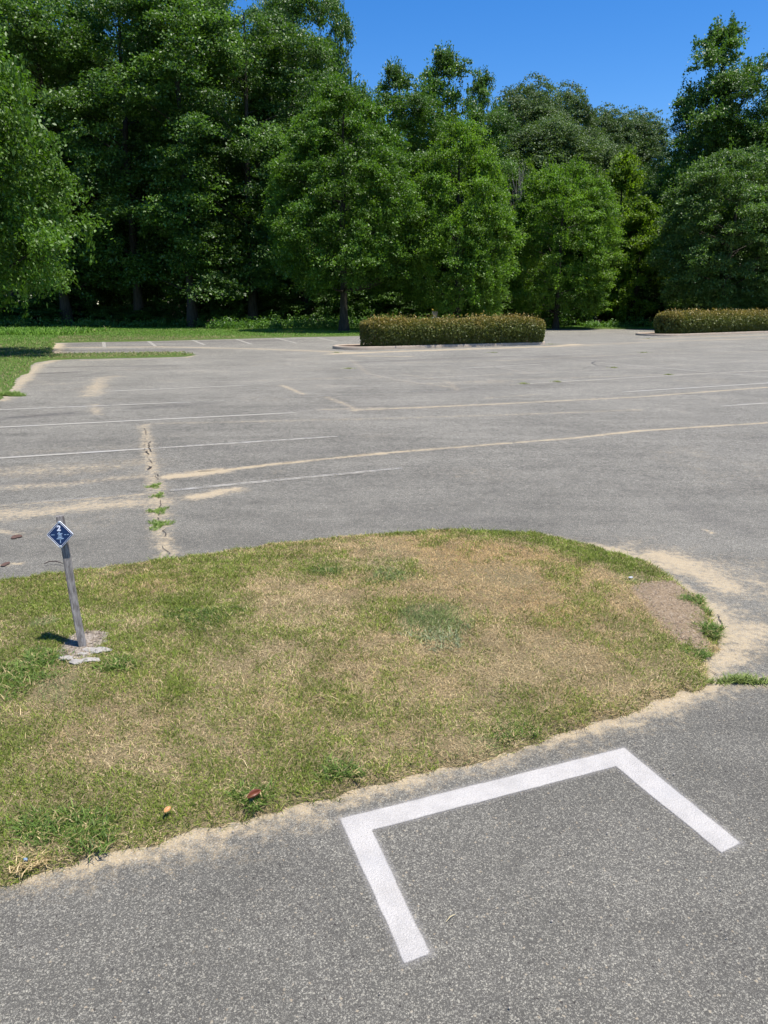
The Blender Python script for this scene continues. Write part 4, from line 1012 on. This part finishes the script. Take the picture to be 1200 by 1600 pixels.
M_CONC = simple('broken_concrete', (0.33, 0.305, 0.27), .92, var=.4, scale=40, bump=.9, bd=.01)
CG = 'broken concrete around the sign stake'
for k, (px, py, sx, sy, sz, lab) in enumerate(((148, 1019, .075, .028, .014, 'flat pale concrete slab touching the right foot of the sign stake'), (163, 1016, .045, .022, .012, 'pale concrete piece farthest right of the sign stake foot'),
    (104, 1031, .042, .020, .016, 'concrete chunk farthest left below the sign stake'), (120, 1036, .036, .018, .014, 'rough concrete chunk just below the foot of the sign stake'),
    (137, 1033, .040, .022, .010, 'low concrete chunk in the middle of the rubble below the sign stake'), (150, 1032, .034, .020, .009, 'low concrete chunk right of the middle of the rubble by the stake'),
    (128, 1024, .030, .016, .010, 'small concrete crumb right under the front of the stake'))):
    rock('concrete_lump', surf(px, py), (sx, sy, sz), 401 + k, M_CONC, lab, 'concrete', CG, .006)

def bare_patch(poly, mat, name, zoff, step=.02):
    lo = poly.min(0) - .03; hi = poly.max(0) + .03; xs = np.arange(lo[0], hi[0], step); ys = np.arange(lo[1], hi[1], step)
    X, Y = np.meshgrid(xs, ys); x = X.ravel(); y = Y.ravel(); sd = sdist(poly, x, y) + (vnoise(x, y, .08, 71, 3) - .5) * .06; si = isl_sd(x, y)
    z = isl_h(x, y, np.maximum(si, -.02)) + (vnoise(x, y, .22, 9, 3) - .5) * .022 * np.clip(si / .1, 0, 1) - .012 + zoff + .008 * np.clip(sd / .05, -1, 1)
    nx = len(xs); a = (np.arange(len(ys) - 1)[:, None] * nx + np.arange(nx - 1)[None]).ravel(); F = np.stack([a, a + 1, a + nx + 1, a + nx], 1)
    F = F[(sd[F] > -.02).any(1)]; used, inv = np.unique(F, return_inverse=True)
    mk(name, np.stack([x, y, z], 1)[used], [inv.reshape(-1, 4)], mat, smooth=True, kind='structure')
bare_patch(BARE, M_DIRT, 'dirt_patch', .004); bare_patch(BARE2, M_RUBBLE, 'rubble_patch', .006)

def litter():
    """woodchips, twigs and thatch bits lying on the bare dirt"""
    rr = np.random.RandomState(81); P = []
    for poly, n in ((BARE, 1500), (BARE2, 500)):
        lo = poly.min(0); hi = poly.max(0); x = rr.uniform(lo[0], hi[0], n); y = rr.uniform(lo[1], hi[1], n); k = inside(poly, x, y); P.append(np.stack([x[k], y[k]], 1))
    P = np.concatenate(P); n = len(P); sd = isl_sd(P[:, 0], P[:, 1])
    z = isl_h(P[:, 0], P[:, 1], np.maximum(sd, -.02)) + (vnoise(P[:, 0], P[:, 1], .22, 9, 3) - .5) * .022 * np.clip(sd / .1, 0, 1) + .004
    t = rr.rand(n)[:, None]; col = np.array((.12, .085, .06)) * (1 - t) + np.array((.42, .34, .24)) * t
    o = blades('dirt_litter', P[:, 0], P[:, 1], z, rr.uniform(.01, .04, n), rr.uniform(.002, .006, n), rr.uniform(1.25, 1.6, n), col, 82); tag(o, 'dry bits and wood chips lying on the bare dirt', 'litter')
litter()

def dead_leaf(px, py, L, col, label, z, curl, rz, seed):
    c = surf(px, py); z = c[2] + .008; nu, nv = 9, 7; V = []
    for i in range(nu):
        u = i / (nu - 1); w = math.sin(math.pi * min(1, u * .92 + .05)) ** .8 * .36
        for j in range(nv):
            v = (j / (nv - 1) - .5) * 2; x = (u - .5) * L; y = v * w * L
            V.append((x, y * math.cos(abs(v) * curl * .6), .012 + L * (curl * .35 * v * v * w * 2 + .22 * curl * (u - .5) ** 2 * 2)))
    F = [(i * nv + j, i * nv + j + 1, (i + 1) * nv + j + 1, (i + 1) * nv + j) for i in range(nu - 1) for j in range(nv - 1)]
    o = mk('dead_leaf', V, [F], simple('dead_leaf_%d' % seed, col, .45, var=.35, scale=40), smooth=True)
    sm = o.modifiers.new('thickness', 'SOLIDIFY'); sm.thickness = .0008
    o.location = (c[0], c[1], z + .01); o.rotation_euler = (.25, -.1, rz); tag(o, label, 'leaf')
dead_leaf(398, 1258, .058, (0.15, 0.045, 0.022), 'curled reddish brown dead leaf at the lower edge of the grass island', .045, 1.5, .7, 1)
dead_leaf(262, 1276, .032, (0.40, 0.20, 0.07), 'small orange yellow fallen leaf in the grass near the lower island edge', .05, .8, 1.1, 2)
def twig(pts, r, label, mat, z=.018):
    P = [(*at(a, b), z) for a, b in pts]; c = P[0]; V, F = tube([(p[0] - c[0], p[1] - c[1], p[2] - c[2] + (.01 if 0 < i < len(P) - 1 else 0)) for i, p in enumerate(P)], [r * .6] + [r] * (len(P) - 2) + [r * .5], 6)
    o = mk('twig', V, [F], mat, smooth=True); o.location = c; tag(o, label, 'twig', None)
twig([(69, 884.5), (78, 883), (88, 882.5), (99, 884)], .0045, 'thin dark twig on the asphalt left of the sign stake', simple('twig_bark', (0.05, 0.035, 0.03), .9))
twig([(697, 1443), (703, 1439), (711, 1431)], .0016, 'thin straw stem on the asphalt right of the left paint arm', simple('straw', (0.5, 0.42, 0.24), .8), .006)
M_PLAS = simple('crumpled_foil', (0.45, 0.46, 0.47), .5, .1)
rock('litter_scrap', surf(985, 906), (.016, .010, .007), 411, M_PLAS, 'pale crumpled scrap in the grass near the upper right of the island', 'litter', None, .018)
rock('litter_scrap', surf(41, 1357), (.010, .008, .006), 412, simple('scrap_blue', (0.2, 0.28, 0.38), .3), 'tiny bluish scrap at the lower left edge of the grass', 'litter', None, .012)

def loose_stones():
    rr = np.random.RandomState(55)
    n = 260; X = []; 
    x = rr.uniform(-2.5, 3.2, n); y = rr.uniform(.9, 6, n); sd = sdist(ISL, x, y); k = (sd < -.02); x, y = x[k], y[k]; n = len(x)
    base = np.array([(1, 0, 0), (0, 1, 0), (-1, 0, 0), (0, -1, 0), (0, 0, 1), (0, 0, -1)], float); F0 = np.array([(0, 1, 4), (1, 2, 4), (2, 3, 4), (3, 0, 4), (1, 0, 5), (2, 1, 5), (3, 2, 5), (0, 3, 5)])
    r = rr.uniform(.0018, .0042, n)[:, None, None]; V = base[None] * r * (.7 + .6 * rr.rand(n, 6, 1)); V = V + np.stack([x, y, np.full(n, .008)], 1)[:, None]
    F = (F0[None] + (np.arange(n) * 6)[:, None, None]).reshape(-1, 3)
    o = mk('loose_grit', V.reshape(-1, 3), [F], simple('grit', (0.38, 0.34, 0.29), .85, var=.6, scale=3), kind='stuff'); tag(o, 'loose grit scattered on the near asphalt', 'grit')
loose_stones()
def tuft(px, py, r, h, n, label, c1, c2, lean=(.5, .8)):
    c = surf(px, py); rr = np.random.RandomState(int(px * 3 + py)); a = rr.rand(n) * 6.283; q = rr.rand(n) ** .6 * r * (.75 + .25 * np.sin(a * 3 + px))
    x = np.cos(a) * q; y = np.sin(a) * q * .8; t = rr.rand(n)[:, None]; col = np.array(c1) * (1 - t) + np.array(c2) * t; col = np.where(rr.rand(n)[:, None] < .18, np.array((.45, .36, .17)), col)
    o = blades('grass_tuft', x, y, np.zeros(n), h * (.5 + .8 * rr.rand(n)), .0032 + .0022 * rr.rand(n), lean[0] + lean[1] * rr.rand(n), col * (.7 + .6 * rr.rand(n))[:, None], int(px + py)); del o['kind']
    o.location = (c[0], c[1], c[2]); tag(o, label, 'grass tuft')
BG1, BG2 = (.14, .18, .08), (.34, .38, .21); DG1, DG2 = (.04, .085, .012), (.13, .20, .04); VG1, VG2 = (.05, .115, .014), (.18, .27, .05)
tuft(678, 990, .28, .038, 1200, 'coarse grey green tuft in the middle of the dry part of the island', BG1, BG2)
tuft(612, 902, .22, .045, 1100, 'dull grey green tuft in the upper middle of the island', BG1, DG2)
tuft(515, 895, .16, .045, 900, 'dark green grass tuft left of the upper middle of the island', DG1, DG2)
tuft(320, 965, .26, .04, 1600, 'dark green grass tuft between the sign stake and the island middle', DG1, DG2)
tuft(1080, 940, .11, .055, 800, 'small green tuft at the top of the bare dirt patch', VG1, VG2)
tuft(1098, 955, .06, .05, 350, 'tiny green tuft between the two larger ones beside the bare dirt', VG1, VG2)
tuft(1106, 985, .105, .055, 1100, 'largest bright green tuft on the right rim of the bare dirt patch', VG1, VG2)
tuft(1088, 1022, .09, .05, 500, 'green tuft at the lower rim of the bare dirt patch', VG1, VG2)
tuft(25, 1060, .28, .055, 2200, 'lush bright green grass left of the rubble by the sign stake', VG1, VG2)
tuft(70, 1030, .16, .055, 1100, 'bright green tuft between the lush grass and the rubble at the left', VG1, VG2)
tuft(185, 1040, .12, .05, 700, 'green tuft right of the rubble by the sign stake', DG1, VG2)
tuft(130, 1300, .17, .05, 1300, 'dark green tuft low at the left near the sandy rim', DG1, VG2)
tuft(62, 1290, .15, .05, 1000, 'green tuft near the left end of the lower grass edge', DG1, VG2)
tuft(395, 1245, .10, .05, 600, 'green tuft just above the reddish dead leaf', DG1, VG2)
tuft(530, 1205, .11, .05, 650, 'green tuft at the lower grass edge above the painted corner', DG1, VG2)
tuft(800, 1140, .13, .03, 500, 'green tuft at the lower grass edge above the middle of the painted bar', DG1, VG2)
tuft(45, 1345, .08, .035, 300, 'dry straw coloured tuft at the left end of the lower grass edge', (.35, .26, .12), (.65, .5, .27), (.8, .7))

def disc_basket():
    Y = 57.0; X, zt = at_depth(680, 484, Y); o = empty('disc_golf_basket', (X, Y, .04), 'metal disc golf basket with yellow top band peeking above the near hedge', 'disc golf basket')
    k = zt / 1.35; mzn = simple('galvanised_steel', (0.45, 0.46, 0.47), .4, .7); my = simple('yellow_band', (0.75, 0.55, 0.1), .5)
    V, F = tube([(0, 0, 0), (0, 0, 1.4 * k)], [.025, .025], 10); mk('pole', V, [F], mzn, o)
    def ring(r, z0, z1, mat, name, par=o, rows=2):
        th = np.linspace(0, 2 * math.pi, 33)[:-1]; V = []
        for z, rr_ in ((z0, r), (z1, r), (z1, r - .012), (z0, r - .012)): V += [(math.cos(t) * rr_, math.sin(t) * rr_, z) for t in th]
        F = [(a * 32 + i, a * 32 + (i + 1) % 32, ((a + 1) % 4) * 32 + (i + 1) % 32, ((a + 1) % 4) * 32 + i) for a in range(4) for i in range(32)]
        return mk(name, V, [F], mat, par)
    ring(.27, 1.22 * k, 1.36 * k, my, 'top_band'); parts = []
    for i in range(18):
        a = i * 2 * math.pi / 18; parts.append(tube([(math.cos(a) * .25, math.sin(a) * .25, 1.24 * k), (math.cos(a) * .15, math.sin(a) * .15, .95 * k), (math.cos(a) * .06, math.sin(a) * .06, .72 * k)], [.008] * 3, 4))
    V, F = join(parts); mk('chains', V, [F], mzn, o)
    parts = []
    for i in range(30):
        a = i * 2 * math.pi / 30; parts.append(tube([(math.cos(a) * .33, math.sin(a) * .33, .78 * k), (math.cos(a) * .33, math.sin(a) * .33, .58 * k), (math.cos(a) * .03, math.sin(a) * .03, .58 * k)], [.006] * 3, 4))
    V, F = join(parts); tray = mk('tray', V, [F], mzn, o); ring(.335, .76 * k, .79 * k, mzn, 'tray_rim', tray)
disc_basket()
